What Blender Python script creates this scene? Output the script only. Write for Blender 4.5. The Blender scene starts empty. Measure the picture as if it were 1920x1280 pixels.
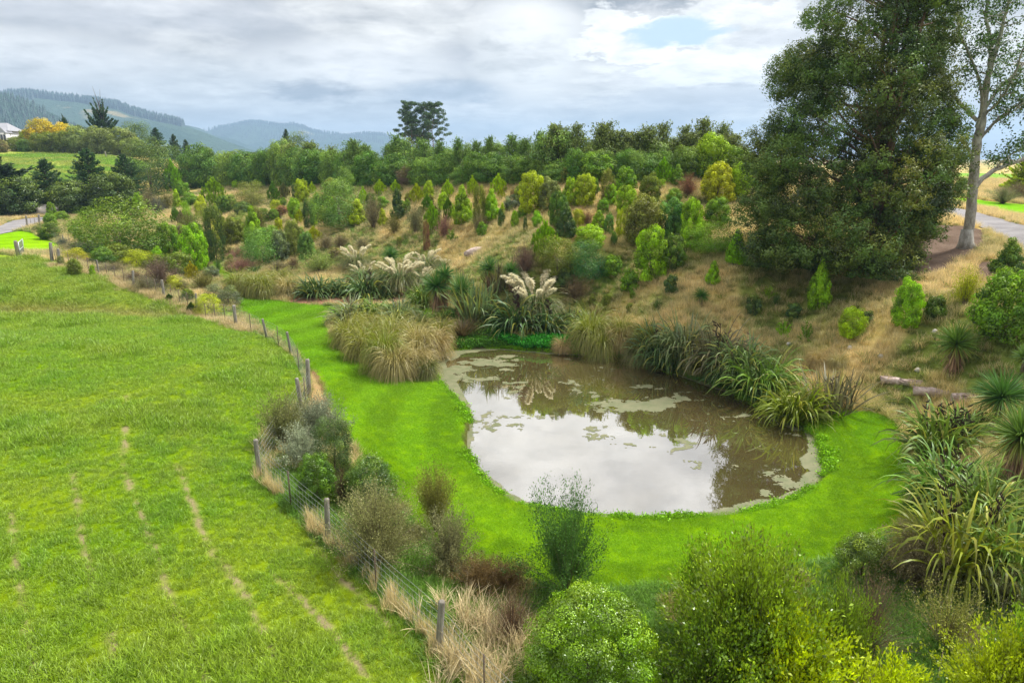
import bpy, math, random
import numpy as np
from mathutils import Vector
rng = np.random.default_rng(11)
R = math.radians
sc = bpy.context.scene
# ------------------------------------------------------------ camera
CAM_H, PITCH, FOC = 10.0, R(15.0), 1280.0
cd = bpy.data.cameras.new("camera"); cam = bpy.data.objects.new("camera", cd)
sc.collection.objects.link(cam); sc.camera = cam
cam.location = (0, 0, CAM_H); cam.rotation_euler = (R(90) - PITCH, 0, 0)
cd.sensor_width = 36.0; cd.lens = 24.0; cd.clip_start = 0.1; cd.clip_end = 30000
# ------------------------------------------------------------ light and exposure
SUN_EL, SUN_AZ = 56.0, 62.0          # azimuth clockwise from +Y
sd = bpy.data.lights.new("sun", 'SUN'); sun = bpy.data.objects.new("sun", sd)
sc.collection.objects.link(sun); sd.energy = 3.9; sd.angle = R(8); sd.color = (1.0, 0.95, 0.86)
sdir = Vector((math.sin(R(SUN_AZ)) * math.cos(R(SUN_EL)), math.cos(R(SUN_AZ)) * math.cos(R(SUN_EL)), math.sin(R(SUN_EL))))
sun.rotation_euler = (-sdir).to_track_quat('-Z', 'Y').to_euler()
sc.view_settings.view_transform = 'Standard'; sc.view_settings.look = 'None'
sc.view_settings.exposure = 0.74; sc.view_settings.gamma = 1.0
sc.cycles.max_bounces = 5; sc.cycles.diffuse_bounces = 2; sc.cycles.glossy_bounces = 2
sc.cycles.transmission_bounces = 3; sc.cycles.transparent_max_bounces = 4; sc.cycles.volume_bounces = 0
sc.cycles.caustics_reflective = False; sc.cycles.caustics_refractive = False
sc.cycles.use_denoising = True; sc.cycles.sample_clamp_indirect = 4

class NT:
    """small helper to write node trees as expressions"""
    def __init__(s, tree): s.t = tree
    def n(s, typ, **kw):
        nd = s.t.nodes.new(typ)
        for k, v in kw.items(): setattr(nd, k, v)
        return nd
    def put(s, sock, v):
        if isinstance(v, bpy.types.NodeSocket): s.t.links.new(v, sock)
        elif v is not None: sock.default_value = v
    def m(s, op, a, b=None, c=None, clamp=False):
        nd = s.n('ShaderNodeMath', operation=op, use_clamp=clamp)
        s.put(nd.inputs[0], a)
        if b is not None: s.put(nd.inputs[1], b)
        if c is not None: s.put(nd.inputs[2], c)
        return nd.outputs[0]
    def mix(s, f, a, b, typ='MIX'):
        nd = s.n('ShaderNodeMix', data_type='RGBA', blend_type=typ)
        s.put(nd.inputs[0], f); s.put(nd.inputs[6], a); s.put(nd.inputs[7], b)
        return nd.outputs[2]
    def noise(s, vec, scale, detail=4, rough=.55, dist=0.0):
        nd = s.n('ShaderNodeTexNoise'); s.put(nd.inputs['Vector'], vec)
        nd.inputs['Scale'].default_value = scale; nd.inputs['Detail'].default_value = detail
        nd.inputs['Roughness'].default_value = rough; nd.inputs['Distortion'].default_value = dist
        return nd.outputs[0]
    def ss(s, v, a, b):
        nd = s.n('ShaderNodeMapRange', interpolation_type='SMOOTHSTEP')
        s.put(nd.inputs[0], v); nd.inputs[1].default_value = a; nd.inputs[2].default_value = b
        return nd.outputs[0]

w = bpy.data.worlds.new("World"); sc.world = w; w.use_nodes = True
w.node_tree.nodes.clear(); N = NT(w.node_tree)
sky = N.n('ShaderNodeTexSky', sky_type='NISHITA'); sky.sun_disc = False
sky.sun_elevation = R(SUN_EL); sky.sun_rotation = R(SUN_AZ); sky.air_density = 1.2; sky.dust_density = 1.5
skyc = N.mix(1.0, sky.outputs[0], (0.085, 0.085, 0.085, 1), 'MULTIPLY')
tc = N.n('ShaderNodeTexCoord'); sx = N.n('ShaderNodeSeparateXYZ'); N.put(sx.inputs[0], tc.outputs['Generated'])
dx, dy, dz = sx.outputs
az = N.m('ARCTAN2', dx, dy); el = N.m('ARCSINE', dz)
cv = N.n('ShaderNodeCombineXYZ')
N.put(cv.inputs[0], N.m('DIVIDE', dx, N.m('ADD', N.m('ABSOLUTE', dz), 0.16)))
N.put(cv.inputs[1], N.m('DIVIDE', dy, N.m('ADD', N.m('ABSOLUTE', dz), 0.16)))
P = cv.outputs[0]
n1 = N.noise(P, 0.7, 9, .56, .6); n2 = N.noise(P, 1.6, 8, .60, .5); n3 = N.noise(P, 5.5, 8, .62, .3)
def scale_v(c, f):
    vm = N.n('ShaderNodeVectorMath', operation='SCALE'); N.put(vm.inputs[0], c); N.put(vm.inputs[3], f); return vm.outputs[0]
wobn = N.m('SUBTRACT', N.m('ADD', n2, N.m('MULTIPLY', n3, .7)), .85)
def ell(a, e, sa, se, soft=1.0, wob=0.8):
    """a soft-edged patch of sky centred on azimuth a, elevation e (degrees)"""
    q = N.m('ADD', N.m('POWER', N.m('ABSOLUTE', N.m('DIVIDE', N.m('SUBTRACT', az, R(a)), R(sa))), 2.0),
            N.m('POWER', N.m('ABSOLUTE', N.m('DIVIDE', N.m('SUBTRACT', el, R(e)), R(se))), 2.0))
    q = N.m('ADD', q, N.m('MULTIPLY', wobn, wob * 5))
    return N.ss(q, 1.0 + soft, 1.0 - soft * .9)
def over(c, a, e, sa, se, soft, wob, k, colr):
    return N.mix(N.m('MULTIPLY', ell(a, e, sa, se, soft, wob), k), c, (*colr, 1))
# cloud deck: soft masses, billows and wisps; brighter overhead as an overcast sky is
mass = N.ss(N.m('ADD', N.m('MULTIPLY', n1, .65), N.m('MULTIPLY', n2, .35)), .40, .60)
cloud = N.mix(mass, (.45, .445, .46, 1), (.74, .73, .71, 1))
cloud = over(cloud, -27, 3.6, 22, 2.8, 1.0, .35, .75, (.55, .58, .62))      # pale blue grey band at the left
cloud = over(cloud, -8, 3.0, 13, 2.0, 1.0, .35, .5, (.56, .60, .67))
cloud = over(cloud, -35, 6.4, 9, 1.5, .8, .8, .7, (.74, .745, .76))         # pale bank of cloud
cloud = over(cloud, -30, 10.0, 12, 1.5, 1.0, .8, .6, (.58, .59, .63))
cloud = over(cloud, -12, 6.8, 7, 1.6, .9, .9, .7, (.80, .80, .81))
cloud = over(cloud, -15.5, 4.9, 3.4, .8, .9, .6, .85, (.24, .26, .31))      # small dark clouds over the hedge
cloud = over(cloud, -5, 5.0, 4.4, .9, .9, .6, .85, (.34, .38, .45))
cloud = over(cloud, 11, 12.6, 13, 1.9, .7, .9, .92, (.27, .275, .30))         # dark lid at the top
cloud = over(cloud, 1.5, 8.6, 3.6, 3.8, 1.0, 1.2, .75, (.88, .88, .87))     # glowing column
cloud = over(cloud, 17, 6.6, 8, 1.6, .7, 1.3, .95, (.95, .95, .94))         # sunlit cumulus
cloud = over(cloud, 10, 8.4, 4.6, 2.2, .35, 1.5, .95, (.96, .96, .95))
cloud = over(cloud, 17.5, 9.8, 4.5, 2.0, .4, 1.4, .85, (.88, .88, .87))
cloud = over(cloud, 15, 4.3, 8, .9, .8, 1.0, .7, (.55, .56, .60))
cloud = over(cloud, 20, 8.4, 3.5, .5, .9, 1.0, .6, (.58, .58, .61))
tex = N.m('ADD', N.m('MULTIPLY', N.m('SUBTRACT', n2, .5), .9), N.m('MULTIPLY', N.m('SUBTRACT', n3, .5), .85))
cloud = scale_v(N.mix(1.0, cloud, (1.0, .985, .955, 1), 'MULTIPLY'), N.m('MULTIPLY_ADD', tex, 1.0, .86))
blue = ell(12.6, 9.1, 2.8, 1.0, .75, 1.3)
cloud = N.mix(N.m('MULTIPLY', blue, .95), cloud, (.40, .53, .63, 1))
hor = N.ss(el, R(3.0), R(-1.0))
cloud = N.mix(N.m('MULTIPLY', hor, .6), cloud, (.62, .63, .65, 1))
zen = N.m('ADD', 1.0, N.m('MULTIPLY', N.ss(el, R(13), R(32)), .60))
bg = N.n('ShaderNodeBackground'); out = N.n('ShaderNodeOutputWorld')
full = N.mix(.95, skyc, cloud)
N.put(bg.inputs[0], full); N.put(bg.inputs[1], zen); N.t.links.new(bg.outputs[0], out.inputs[0])

# ------------------------------------------------------------ image pixel -> place helpers (photo is 1920 x 1280)
TP = math.tan(PITCH)
def tan_dep(py): v = (py - 640) / FOC; return (TP + v) / (1 - v * TP)
def ray(px, py):
    a, b = (np.asarray(px, float) - 960) / FOC, (np.asarray(py, float) - 640) / FOC
    c, s = math.cos(PITCH), math.sin(PITCH)
    return a, c - b * s, -s - b * c
def at_z(px, py, z):
    a, b, c = ray(px, py); t = (z - CAM_H) / c; return a * t, b * t
def at_y(px, py, y):
    a, b, c = ray(px, py); t = y / b; return a * t, y, CAM_H + c * t

# ------------------------------------------------------------ noise
def _h(i, j, s):
    n = (i * 374761393 + j * 668265263 + s * 1442695041) & 0xffffffff
    n = ((n ^ (n >> 13)) * 1274126177) & 0xffffffff
    return ((n ^ (n >> 16)) & 0xffff) / 65535.0
def vnoise(x, y, s=0):
    xi, yi = np.floor(x).astype(np.int64), np.floor(y).astype(np.int64)
    fx, fy = x - xi, y - yi; fx = fx * fx * (3 - 2 * fx); fy = fy * fy * (3 - 2 * fy)
    a, b, c, d = _h(xi, yi, s), _h(xi + 1, yi, s), _h(xi, yi + 1, s), _h(xi + 1, yi + 1, s)
    return (a * (1 - fx) + b * fx) * (1 - fy) + (c * (1 - fx) + d * fx) * fy
def fbm(x, y, s=0, o=4):
    r, amp, tot = 0, 1, 0
    for k in range(o):
        r = r + amp * vnoise(x * 2 ** k + 17.3 * k, y * 2 ** k - 9.1 * k, s + k); tot += amp; amp *= .5
    return r / tot
def sstep(a, b, v):
    t = np.clip((v - a) / (b - a), 0, 1); return t * t * (3 - 2 * t)

# ------------------------------------------------------------ outlines in the world
def chaikin(P, n=2):
    P = np.array(P, float)
    for _ in range(n):
        Q = np.roll(P, -1, 0); P = np.stack([P * .75 + Q * .25, P * .25 + Q * .75], 1).reshape(-1, 2)
    return P
def inside(x, y, poly):
    r = np.zeros(x.shape, bool); n = len(poly); j = n - 1
    for i in range(n):
        x0, y0 = poly[i]; x1, y1 = poly[j]
        c = (y0 > y) != (y1 > y)
        r ^= c & (x < (x1 - x0) * (y - y0) / ((y1 - y0) or 1e-9) + x0); j = i
    return r
def sdist(x, y, poly):
    """distance to the outline, positive outside, negative inside"""
    d = np.full(x.shape, 1e9); n = len(poly)
    for i in range(n):
        ax, ay = poly[i - 1]; bx, by = poly[i]; ex, ey = bx - ax, by - ay
        t = np.clip(((x - ax) * ex + (y - ay) * ey) / (ex * ex + ey * ey + 1e-12), 0, 1)
        d = np.minimum(d, (x - ax - t * ex) ** 2 + (y - ay - t * ey) ** 2)
    d = np.sqrt(d); return np.where(inside(x, y, poly), -d, d)
POND_PX = [(806,690),(818,716),(850,745),(874,775),(880,802),(872,832),(880,865),(905,905),(940,930),(985,950),(1040,962),(1110,970),(1180,975),(1240,976),(1300,973),(1360,968),(1420,960),(1480,942),(1525,915),(1550,885),(1549,858),(1530,825),(1500,795),(1460,780),(1420,757),(1390,740),(1340,727),(1280,705),(1230,688),(1190,680),(1140,670),(1080,663),(1000,659),(940,652),(890,653),(850,655),(825,662),(810,675)]
POND = chaikin(np.array(at_z(*np.array(POND_PX).T, 0.0)).T, 2)
FAR_PX = [(535,566),(550,560),(590,556),(660,555),(730,557),(800,560),(860,565),(800,571),(730,573),(660,573),(600,572),(550,570)]
FAR_Z = 0.32
FARP = chaikin(np.array(at_z(*np.array(FAR_PX).T, FAR_Z)).T, 1)

# ------------------------------------------------------------ the lie of the land: heights at known places, interpolated
CT = []
for px, py, z in [(0,1280,1.0),(500,1280,.7),(960,1280,.3),(1500,1280,.35),(1920,1280,.9),(0,1000,1.3),(300,1000,1.05),(615,1020,.7),(487,890,.95),(820,1225,.55),
    (0,800,1.55),(300,800,1.35),(0,650,1.6),(300,650,1.35),(560,770,.8),(575,700,.75),(450,612,.75),(0,574,1.15),(150,576,1.05),(300,573,.9),(0,520,2.05),(0,484,2.55),(-200,480,2.7),
    (0,465,1.9),(0,440,1.9),(0,420,2.0),(80,408,2.0),(80,490,2.25),(150,507,1.95),(230,540,1.5),(290,563,1.1),(250,500,.9),(150,470,1.4),(400,520,.6),(450,560,.4),(600,562,.34),(600,620,.3),(650,700,.25),(800,900,.28),
    (1000,1050,.3),(1300,1050,.3),(1600,1000,.3),(1600,800,.35),(1750,1000,.9),(1900,900,1.6),(1700,720,1.3),(1900,700,2.6),(1500,680,1.2),(1300,620,1.9),(1400,600,2.1),(1550,640,2.0),
    (1700,620,3.0),(1900,620,3.7),(1200,560,2.4),(1100,600,.95),(950,600,.95),(840,597,.9),(900,560,1.9),(1000,540,2.5),(1400,520,3.9),(1500,520,3.9),(1625,500,4.4),(1810,460,5.2),(1900,520,4.7),(1850,412,5.9),(1920,440,5.8),(1850,375,6.3),
    (1850,345,7.2),(1850,330,7.2),(2050,330,7.4),(1000,500,3.7),(1000,440,5.1),(1000,400,6.2),(1000,354,7.5),(850,500,2.2),(850,440,4.0),(850,354,7.2),(700,520,1.1),(700,460,2.6),(700,400,4.5),(700,354,6.5),(1300,450,5.15),(1300,400,6.3),
    (1300,348,8.0),(400,400,2.6),(400,357,4.8),(550,357,5.6),(350,450,1.2),(200,396,2.2),(0,396,2.2),(0,340,6.0),(150,345,5.4),(1550,350,7.7),(-200,396,2.2),(2100,700,3.6),(2100,1000,2.0),(-200,1000,1.5),(-200,700,1.7)]:
    yy = (CAM_H - z) / tan_dep(py); x, y, _ = at_y(px, py, yy); CT.append((x, y, z))
for px, py, yy in [(0,300,165),(0,279,200),(120,283,190),(255,297,170),(-200,279,200),(380,330,165),(-200,340,126)]:
    x, y, z = at_y(px, py, yy); CT.append((x, y, z))
for px, yy, z in [(700,170,6),(1000,110,8.2),(1300,100,8.4),(1000,180,7),(1300,150,7.5),(100,260,9.5),(960,4,1),(200,4,1.2),(1800,4,1.2),(1850,170,5),(500,260,4.5),(960,300,5),(1400,300,5),(-100,400,6),(500,400,3),(960,500,3),(1850,400,3)]:
    x, y, _ = at_y(px, 500, yy); CT.append((x, y, z))
CT = np.array(CT)
def _uw(x, y): return np.arctan2(x, np.maximum(y, .3)), np.log(np.sqrt(x * x + y * y) + 1.0) * .75
def _phi(r2): return .5 * r2 * np.log(r2 + 1e-12)
_cu, _cw = _uw(CT[:, 0], CT[:, 1]); _n = len(CT)
_A = np.zeros((_n + 3, _n + 3)); _A[:_n, :_n] = _phi((_cu[:, None] - _cu) ** 2 + (_cw[:, None] - _cw) ** 2) + np.eye(_n) * 2e-4
_A[:_n, _n:] = np.stack([np.ones(_n), _cu, _cw], 1); _A[_n:, :_n] = _A[:_n, _n:].T
_S = np.linalg.solve(_A, np.r_[CT[:, 2], 0, 0, 0])
def height(x, y):
    x = np.atleast_1d(np.asarray(x, float)); y = np.atleast_1d(np.asarray(y, float)); sh = x.shape; x = x.ravel(); y = y.ravel()
    th = np.arctan2(x, y); r = np.hypot(x, y); tc_ = np.clip(th, -.9, .9); rc = np.clip(r, 3, 480)
    u, w_ = _uw(rc * np.sin(tc_), rc * np.cos(tc_)); z = _S[_n] + _S[_n + 1] * u + _S[_n + 2] * w_
    for i in range(_n): z = z + _S[i] * _phi((u - _cu[i]) ** 2 + (w_ - _cw[i]) ** 2)
    z = z - .35 * np.exp(-((y - 41.3) / 1.4) ** 2) * sstep(-9, -13, x) * (y > 0)
    back = sstep(1.0, 2.6, np.abs(th)); z = z * (1 - back) + 1.5 * back
    z = z * (1 - sstep(350, 480, r)) + 2.0 * sstep(350, 480, r)
    z += (fbm(x / 3.1, y / 3.1, 3, 3) - .5) * .16 * sstep(8, 60, r) + (fbm(x / 11, y / 11, 5, 3) - .5) * .3 * sstep(30, 90, r)
    near = (r < 60)
    if near.any():
        xn, yn = x[near], y[near]; zn = z[near]
        d = sdist(xn, yn, POND)
        bank = sstep(-.05, 1.1, d); zn = np.where(d > 0, .06 + .12 * sstep(0, .25, d) + (np.maximum(zn, .2) - .18) * bank, -.7 * sstep(0, 1.2, -d) - .04)
        d2 = sdist(xn, yn, FARP)
        zn = np.where(d2 > 0, (FAR_Z + .03) * (1 - sstep(0, 1.5, d2)) + zn * sstep(0, 1.5, d2), FAR_Z - .3 * sstep(0, .6, -d2) - .03)
        z[near] = zn
    return z.reshape(sh)
def ground(px, py, tmax=420):
    """where the sight line through a pixel meets the land"""
    px = np.atleast_1d(np.asarray(px, float)); py = np.atleast_1d(np.asarray(py, float))
    a, b, c = ray(px, py); t = np.geomspace(6, tmax, 260)[None, :]
    X, Y, Z = a[:, None] * t, b[:, None] * t, CAM_H + c[:, None] * t
    below = Z < height(X, Y); k = np.where(below.any(1), below.argmax(1), t.shape[1] - 1)
    lo = t[0, np.maximum(k - 1, 0)]; hi = t[0, k]
    for _ in range(14):
        m_ = (lo + hi) / 2; bl = (CAM_H + c * m_) < height(a * m_, b * m_); hi = np.where(bl, m_, hi); lo = np.where(bl, lo, m_)
    x, y = a * hi, b * hi
    return x, y, height(x, y)
def poly_px(P, n=1): return chaikin(np.array(ground(*np.array(P, float).T)[:2]).T, n)

LAWN = poly_px([(396,488),(408,492),(432,512),(446,535),(470,552),(530,566),(600,573),(700,577),(840,577),(860,590),(700,592),(618,590),(612,604),(620,630),(650,668),(700,688),(760,697),(806,700),
    (900,700),(1300,800),(1480,800),(1540,772),(1600,766),(1660,776),(1690,800),(1700,845),(1712,900),(1702,955),(1665,1015),(1560,1052),(1440,1068),(1280,1100),(1150,1104),(1060,1112),(960,1084),
    (870,1062),(800,1010),(760,960),(715,905),(665,850),(640,800),(615,760),(598,720),(578,688),(545,655),(505,626),(470,600),(455,585),(440,560),(425,530),(400,505)])
PADD = poly_px([(-500,470),(0,478),(70,486),(150,505),(230,538),(290,563),(330,573),(440,607),(500,634),(545,662),(576,700),(568,740),(545,770),(510,790),(484,835),(480,890),(545,962),(612,1028),(700,1112),(760,1172),(820,1235),(880,1300),(960,1500),(-900,1500),(-900,600)])
PAST = np.array(ground(np.array([-500, 0, 60, 150, 265, 285, 250, 160, 0, -500]), np.array([283, 284, 284, 290, 302, 312, 345, 358, 352, 352]))[:2]).T
LAWN2 = poly_px([(-400,445),(0,437),(50,432),(78,446),(120,460),(104,468),(0,476),(-400,474)])
GREEN3 = poly_px([(1780,368),(1860,378),(2050,392),(2050,425),(1920,408),(1850,392),(1780,378)])
MULCH = poly_px([(1660,455),(1740,420),(1840,425),(1852,455),(1800,492),(1720,530),(1650,490)])
MULCH2 = poly_px([(1822,492),(1870,488),(1880,525),(1840,530)])
FARM = np.array(ground(np.array([1700, 2100, 2100, 1700]), np.array([336, 340, 322, 322]), 300)[:2]).T
DIRT = poly_px([(584,690),(597,700),(612,745),(628,800),(650,850),(600,850),(575,780),(580,730)])
VERGE = poly_px([(770,592),(860,588),(930,580),(990,585),(1060,640),(1180,665),(1240,690),(1400,735),(1530,780),(1500,800),(1300,740),(1100,670),(880,660),(830,650),(800,610)])
def landcol(x, y):
    """true ground and grass colour (albedo) at a place"""
    x = np.asarray(x, float); y = np.asarray(y, float); r = np.hypot(x, y)
    f1, f2, f3 = fbm(x / 2.3, y / 2.3, 21), fbm(x / .7, y / .7, 22, 3), fbm(x / 9, y / 9, 23)
    def C(*c): return np.array(c)[None, :]
    def mx(a, b, f): return a * (1 - f[:, None]) + b * f[:, None]
    c = mx(C(.54, .41, .17), C(.42, .34, .11), sstep(.35, .7, f1))                       # dry rough grass
    c = mx(c, C(.13, .20, .03), sstep(.50, .72, fbm(x / 4.5, y / 4.5, 31)) * .8)               # greener patches
    c = mx(c, C(.12, .21, .025), sstep(60, 30, r) * sstep(.40, .62, fbm(x / 2.6, y / 2.6, 41)) * .8)
    c = mx(c, C(.13, .23, .03), (x < -6) * (y < 120) * sstep(.36, .58, fbm(x / 3.6, y / 5.0, 47)) * .85)
    c = mx(c, C(.12, .26, .02), sstep(20, 16, y) * .8 * np.ones_like(r))
    p = inside(x, y, PADD)
    g = mx(C(.185, .33, .005), C(.26, .37, .012), sstep(.35, .7, f1 * .5 + f3 * .5))
    g = mx(g, C(.30, .35, .06), sstep(.6, .85, f2) * .25)
    # dry fold across the paddock
    yf = 41.5 + 1.2 * (fbm(x / 6, x * 0, 77) - .5)
    g = mx(g, C(.38, .29, .10), np.exp(-((y - yf) / 1.2) ** 2) * .9 * (x > -40))
    g = mx(g, C(.30, .36, .05), sstep(34, 48, y) * .5)
    c = np.where(p[:, None], g, c)
    l = inside(x, y, LAWN) | inside(x, y, LAWN2)
    pd = np.hypot(x - POND[:, 0].mean(), (y - POND[:, 1].mean()) * .72)
    g = mx(C(.165, .35, .003), C(.20, .375, .005), sstep(.3, .7, f3)); g = g * (.93 + .16 * fbm(x / 1.1, y / 1.1, 59, 3) )[:, None] * (1 + .10 * np.tanh(3 * np.sin(pd * 2 * np.pi / 2.4 + 2 * f3)))[:, None]
    g = mx(g, C(.22, .36, .02), sstep(.62, .8, f1) * .22)
    c = np.where(l[:, None], g, c)
    c = np.where((inside(x, y, PAST) & (y > 100))[:, None], mx(C(.20, .36, .03), C(.36, .40, .08), sstep(.35, .65, fbm(x / 8, y / 3, 51))), c)
    c = np.where(inside(x, y, GREEN3)[:, None], mx(C(.13, .36, .01), C(.20, .38, .02), f1), c)
    c = np.where((inside(x, y, FARM) & (y > 60))[:, None], C(.19, .34, .05), c)
    c = np.where(inside(x, y, VERGE)[:, None], mx(C(.07, .24, .01), C(.16, .28, .02), sstep(.35, .65, f1)), c)
    nr_ = (r < 60)
    if nr_.any():
        dp = np.full(r.shape, 9.0); dp[nr_] = sdist(x[nr_], y[nr_], POND) + .25 * (fbm(x[nr_] / .6, y[nr_] / .6, 58, 3) - .5); c = mx(c, C(.13, .10, .05), sstep(.16, .04, dp) * .85)
    for m_ in (MULCH, MULCH2): c = np.where(inside(x, y, m_)[:, None], mx(C(.115, .08, .06), C(.21, .155, .12), f2), c)
    c = np.where(inside(x, y, DIRT)[:, None], mx(C(.34, .20, .11), C(.28, .24, .09), f2), c)
    return c
BARE = [np.array(ground(*np.array(P, float).T)[:2]).T for P in (
    [(232,870),(240,900),(272,981),(299,1063),(324,1135),(363,1208),(395,1290)], [(135,870),(145,945),(154,1013),(177,1090),(208,1194),(235,1290)],
    [(20,960),(27,1013),(36,1085),(50,1176),(63,1244),(75,1320)], [(331,872),(381,999),(399,1035),(458,1108),(490,1180),(540,1290)], [(520,1080),(595,1153),(632,1197),(690,1270)],
    [(230,870),(236,800),(238,740)], [(540,930),(620,1060),(700,1140),(790,1230)])]
def bare(x, y):
    d = np.full(np.shape(x), 9.0)
    for P in BARE:
        for i in range(len(P) - 1):
            e = P[i + 1] - P[i]; t = np.clip(((x - P[i][0]) * e[0] + (y - P[i][1]) * e[1]) / (e @ e), 0, 1)
            d = np.minimum(d, np.hypot(x - P[i][0] - t * e[0], y - P[i][1] - t * e[1]))
    return np.exp(-(d / (.03 + .13 * fbm(x / .35, y / .35, 62, 3))) ** 2) * sstep(.26, .46, fbm(x / 1.2, y / 2.2, 61, 4)) * (.45 + .55 * sstep(.45, .6, fbm(x / .25, y / .25, 63, 3))) * 1.25

# ------------------------------------------------------------ mesh building
col = sc.collection
def make_mesh(name, V, F, var=None, cols=None, smooth=False, mats=None, midx=None):
    """V (n,3); F (m,k) array or list of such arrays; var = per-vertex float"""
    me = bpy.data.meshes.new(name); V = np.asarray(V, np.float32)
    Fs = [np.asarray(f, np.int32) for f in (F if isinstance(F, list) else [F]) if len(f)]
    me.vertices.add(len(V)); me.vertices.foreach_set("co", V.ravel())
    loops = np.concatenate([f.ravel() for f in Fs]); cnt = np.concatenate([np.full(len(f), f.shape[1], np.int32) for f in Fs])
    me.loops.add(len(loops)); me.loops.foreach_set("vertex_index", loops)
    st = np.zeros(len(cnt), np.int32); st[1:] = np.cumsum(cnt)[:-1]
    me.polygons.add(len(cnt)); me.polygons.foreach_set("loop_start", st); me.polygons.foreach_set("loop_total", cnt)
    if smooth: me.polygons.foreach_set("use_smooth", np.ones(len(cnt), bool))
    for nm, a in (var or {}).items():
        at = me.attributes.new(nm, 'FLOAT', 'POINT'); at.data.foreach_set("value", np.asarray(a, np.float32))
    if cols is not None:
        at = me.attributes.new("col", 'FLOAT_COLOR', 'POINT'); at.data.foreach_set("color", np.c_[cols, np.ones(len(cols))].astype(np.float32).ravel())
    for m_ in (mats or []): me.materials.append(m_)
    if midx is not None: me.polygons.foreach_set("material_index", np.asarray(midx, np.int32))
    me.update(); return me
def link(name, me, parent=None, color=None):
    o = bpy.data.objects.new(name, me); col.objects.link(o)
    if parent is not None: o.parent = parent
    if color is not None: o.color = (*color, 1)
    return o
def tag(o, label=None, cat=None, group=None, kind=None):
    for k, v in (("label", label), ("category", cat), ("group", group), ("kind", kind)):
        if v: o[k] = v
    return o
def empty(name, loc=(0, 0, 0), rz=0.0):
    o = bpy.data.objects.new(name, None); col.objects.link(o); o.location = loc; o.rotation_euler = (0, 0, rz)
    o.empty_display_size = .3; return o
class MB:
    """gathers pieces into one mesh"""
    def __init__(s): s.V = []; s.Q = []; s.T = []; s.var = []; s.n = 0
    def add(s, V, F, var=.5):
        V = np.asarray(V, float); F = np.asarray(F, int) + s.n
        s.V.append(V); s.n += len(V); (s.Q if F.shape[1] == 4 else s.T).append(F)
        s.var.append(np.broadcast_to(np.asarray(var, float), (len(V),)) if np.ndim(var) < 2 else var)
    def box(s, c, size, rz=0, var=.5):
        c = np.array(c, float); h = np.array(size, float) / 2
        V = np.array([[x, y, z] for x in (-1, 1) for y in (-1, 1) for z in (-1, 1)]) * h
        ca, sa = math.cos(rz), math.sin(rz); V = V @ np.array([[ca, sa, 0], [-sa, ca, 0], [0, 0, 1]]) + c
        s.add(V, [[0, 1, 3, 2], [4, 6, 7, 5], [0, 4, 5, 1], [2, 3, 7, 6], [0, 2, 6, 4], [1, 5, 7, 3]], var)
    def tube(s, pts, rad, k=6, var=.5, rough=0.0, cap=True):
        pts = np.array(pts, float); rad = np.broadcast_to(np.array(rad, float), (len(pts),))
        d = np.gradient(pts, axis=0); d /= np.linalg.norm(d, axis=1)[:, None] + 1e-9
        ref = np.array([1, 0, 0]) if abs(d[:, 0]).max() < .9 else np.array([0, 1, 0]) if abs(d[:, 1]).max() < .9 else np.array([.3, .5, .8])
        u = np.cross(d, ref); u /= np.linalg.norm(u, axis=1)[:, None] + 1e-9; v = np.cross(d, u)
        a = np.linspace(0, 2 * math.pi, k, endpoint=False)
        rr = rad[:, None] * (1 + rough * (rng.random((len(pts), k)) - .5) * 2)
        V = pts[:, None] + rr[..., None] * (np.cos(a)[None, :, None] * u[:, None] + np.sin(a)[None, :, None] * v[:, None])
        i = np.arange(len(pts) - 1)[:, None] * k; j = np.arange(k)[None]; j2 = (j + 1) % k
        F = np.stack([i + j, i + j2, i + k + j2, i + k + j], -1).reshape(-1, 4)
        V = V.reshape(-1, 3); s.add(V, F, var)
        if cap:
            b = s.n; s.add(pts[[0, -1]], np.zeros((0, 3), int), var if np.ndim(var) == 0 else .5)
            m_ = len(V); o0 = b - m_; jj = np.arange(k); j3 = (jj + 1) % k
            s.T.append(np.stack([o0 + jj, np.full(k, b), o0 + j3], 1)); s.T.append(np.stack([o0 + m_ - k + j3, np.full(k, b + 1), o0 + m_ - k + jj], 1))
    def mesh(s, name, mat, smooth=False):
        F = ([np.concatenate(s.Q)] if s.Q else []) + ([np.concatenate(s.T)] if s.T else [])
        return make_mesh(name, np.concatenate(s.V), F, {"v": np.concatenate(s.var)}, smooth=smooth, mats=[mat])

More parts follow.
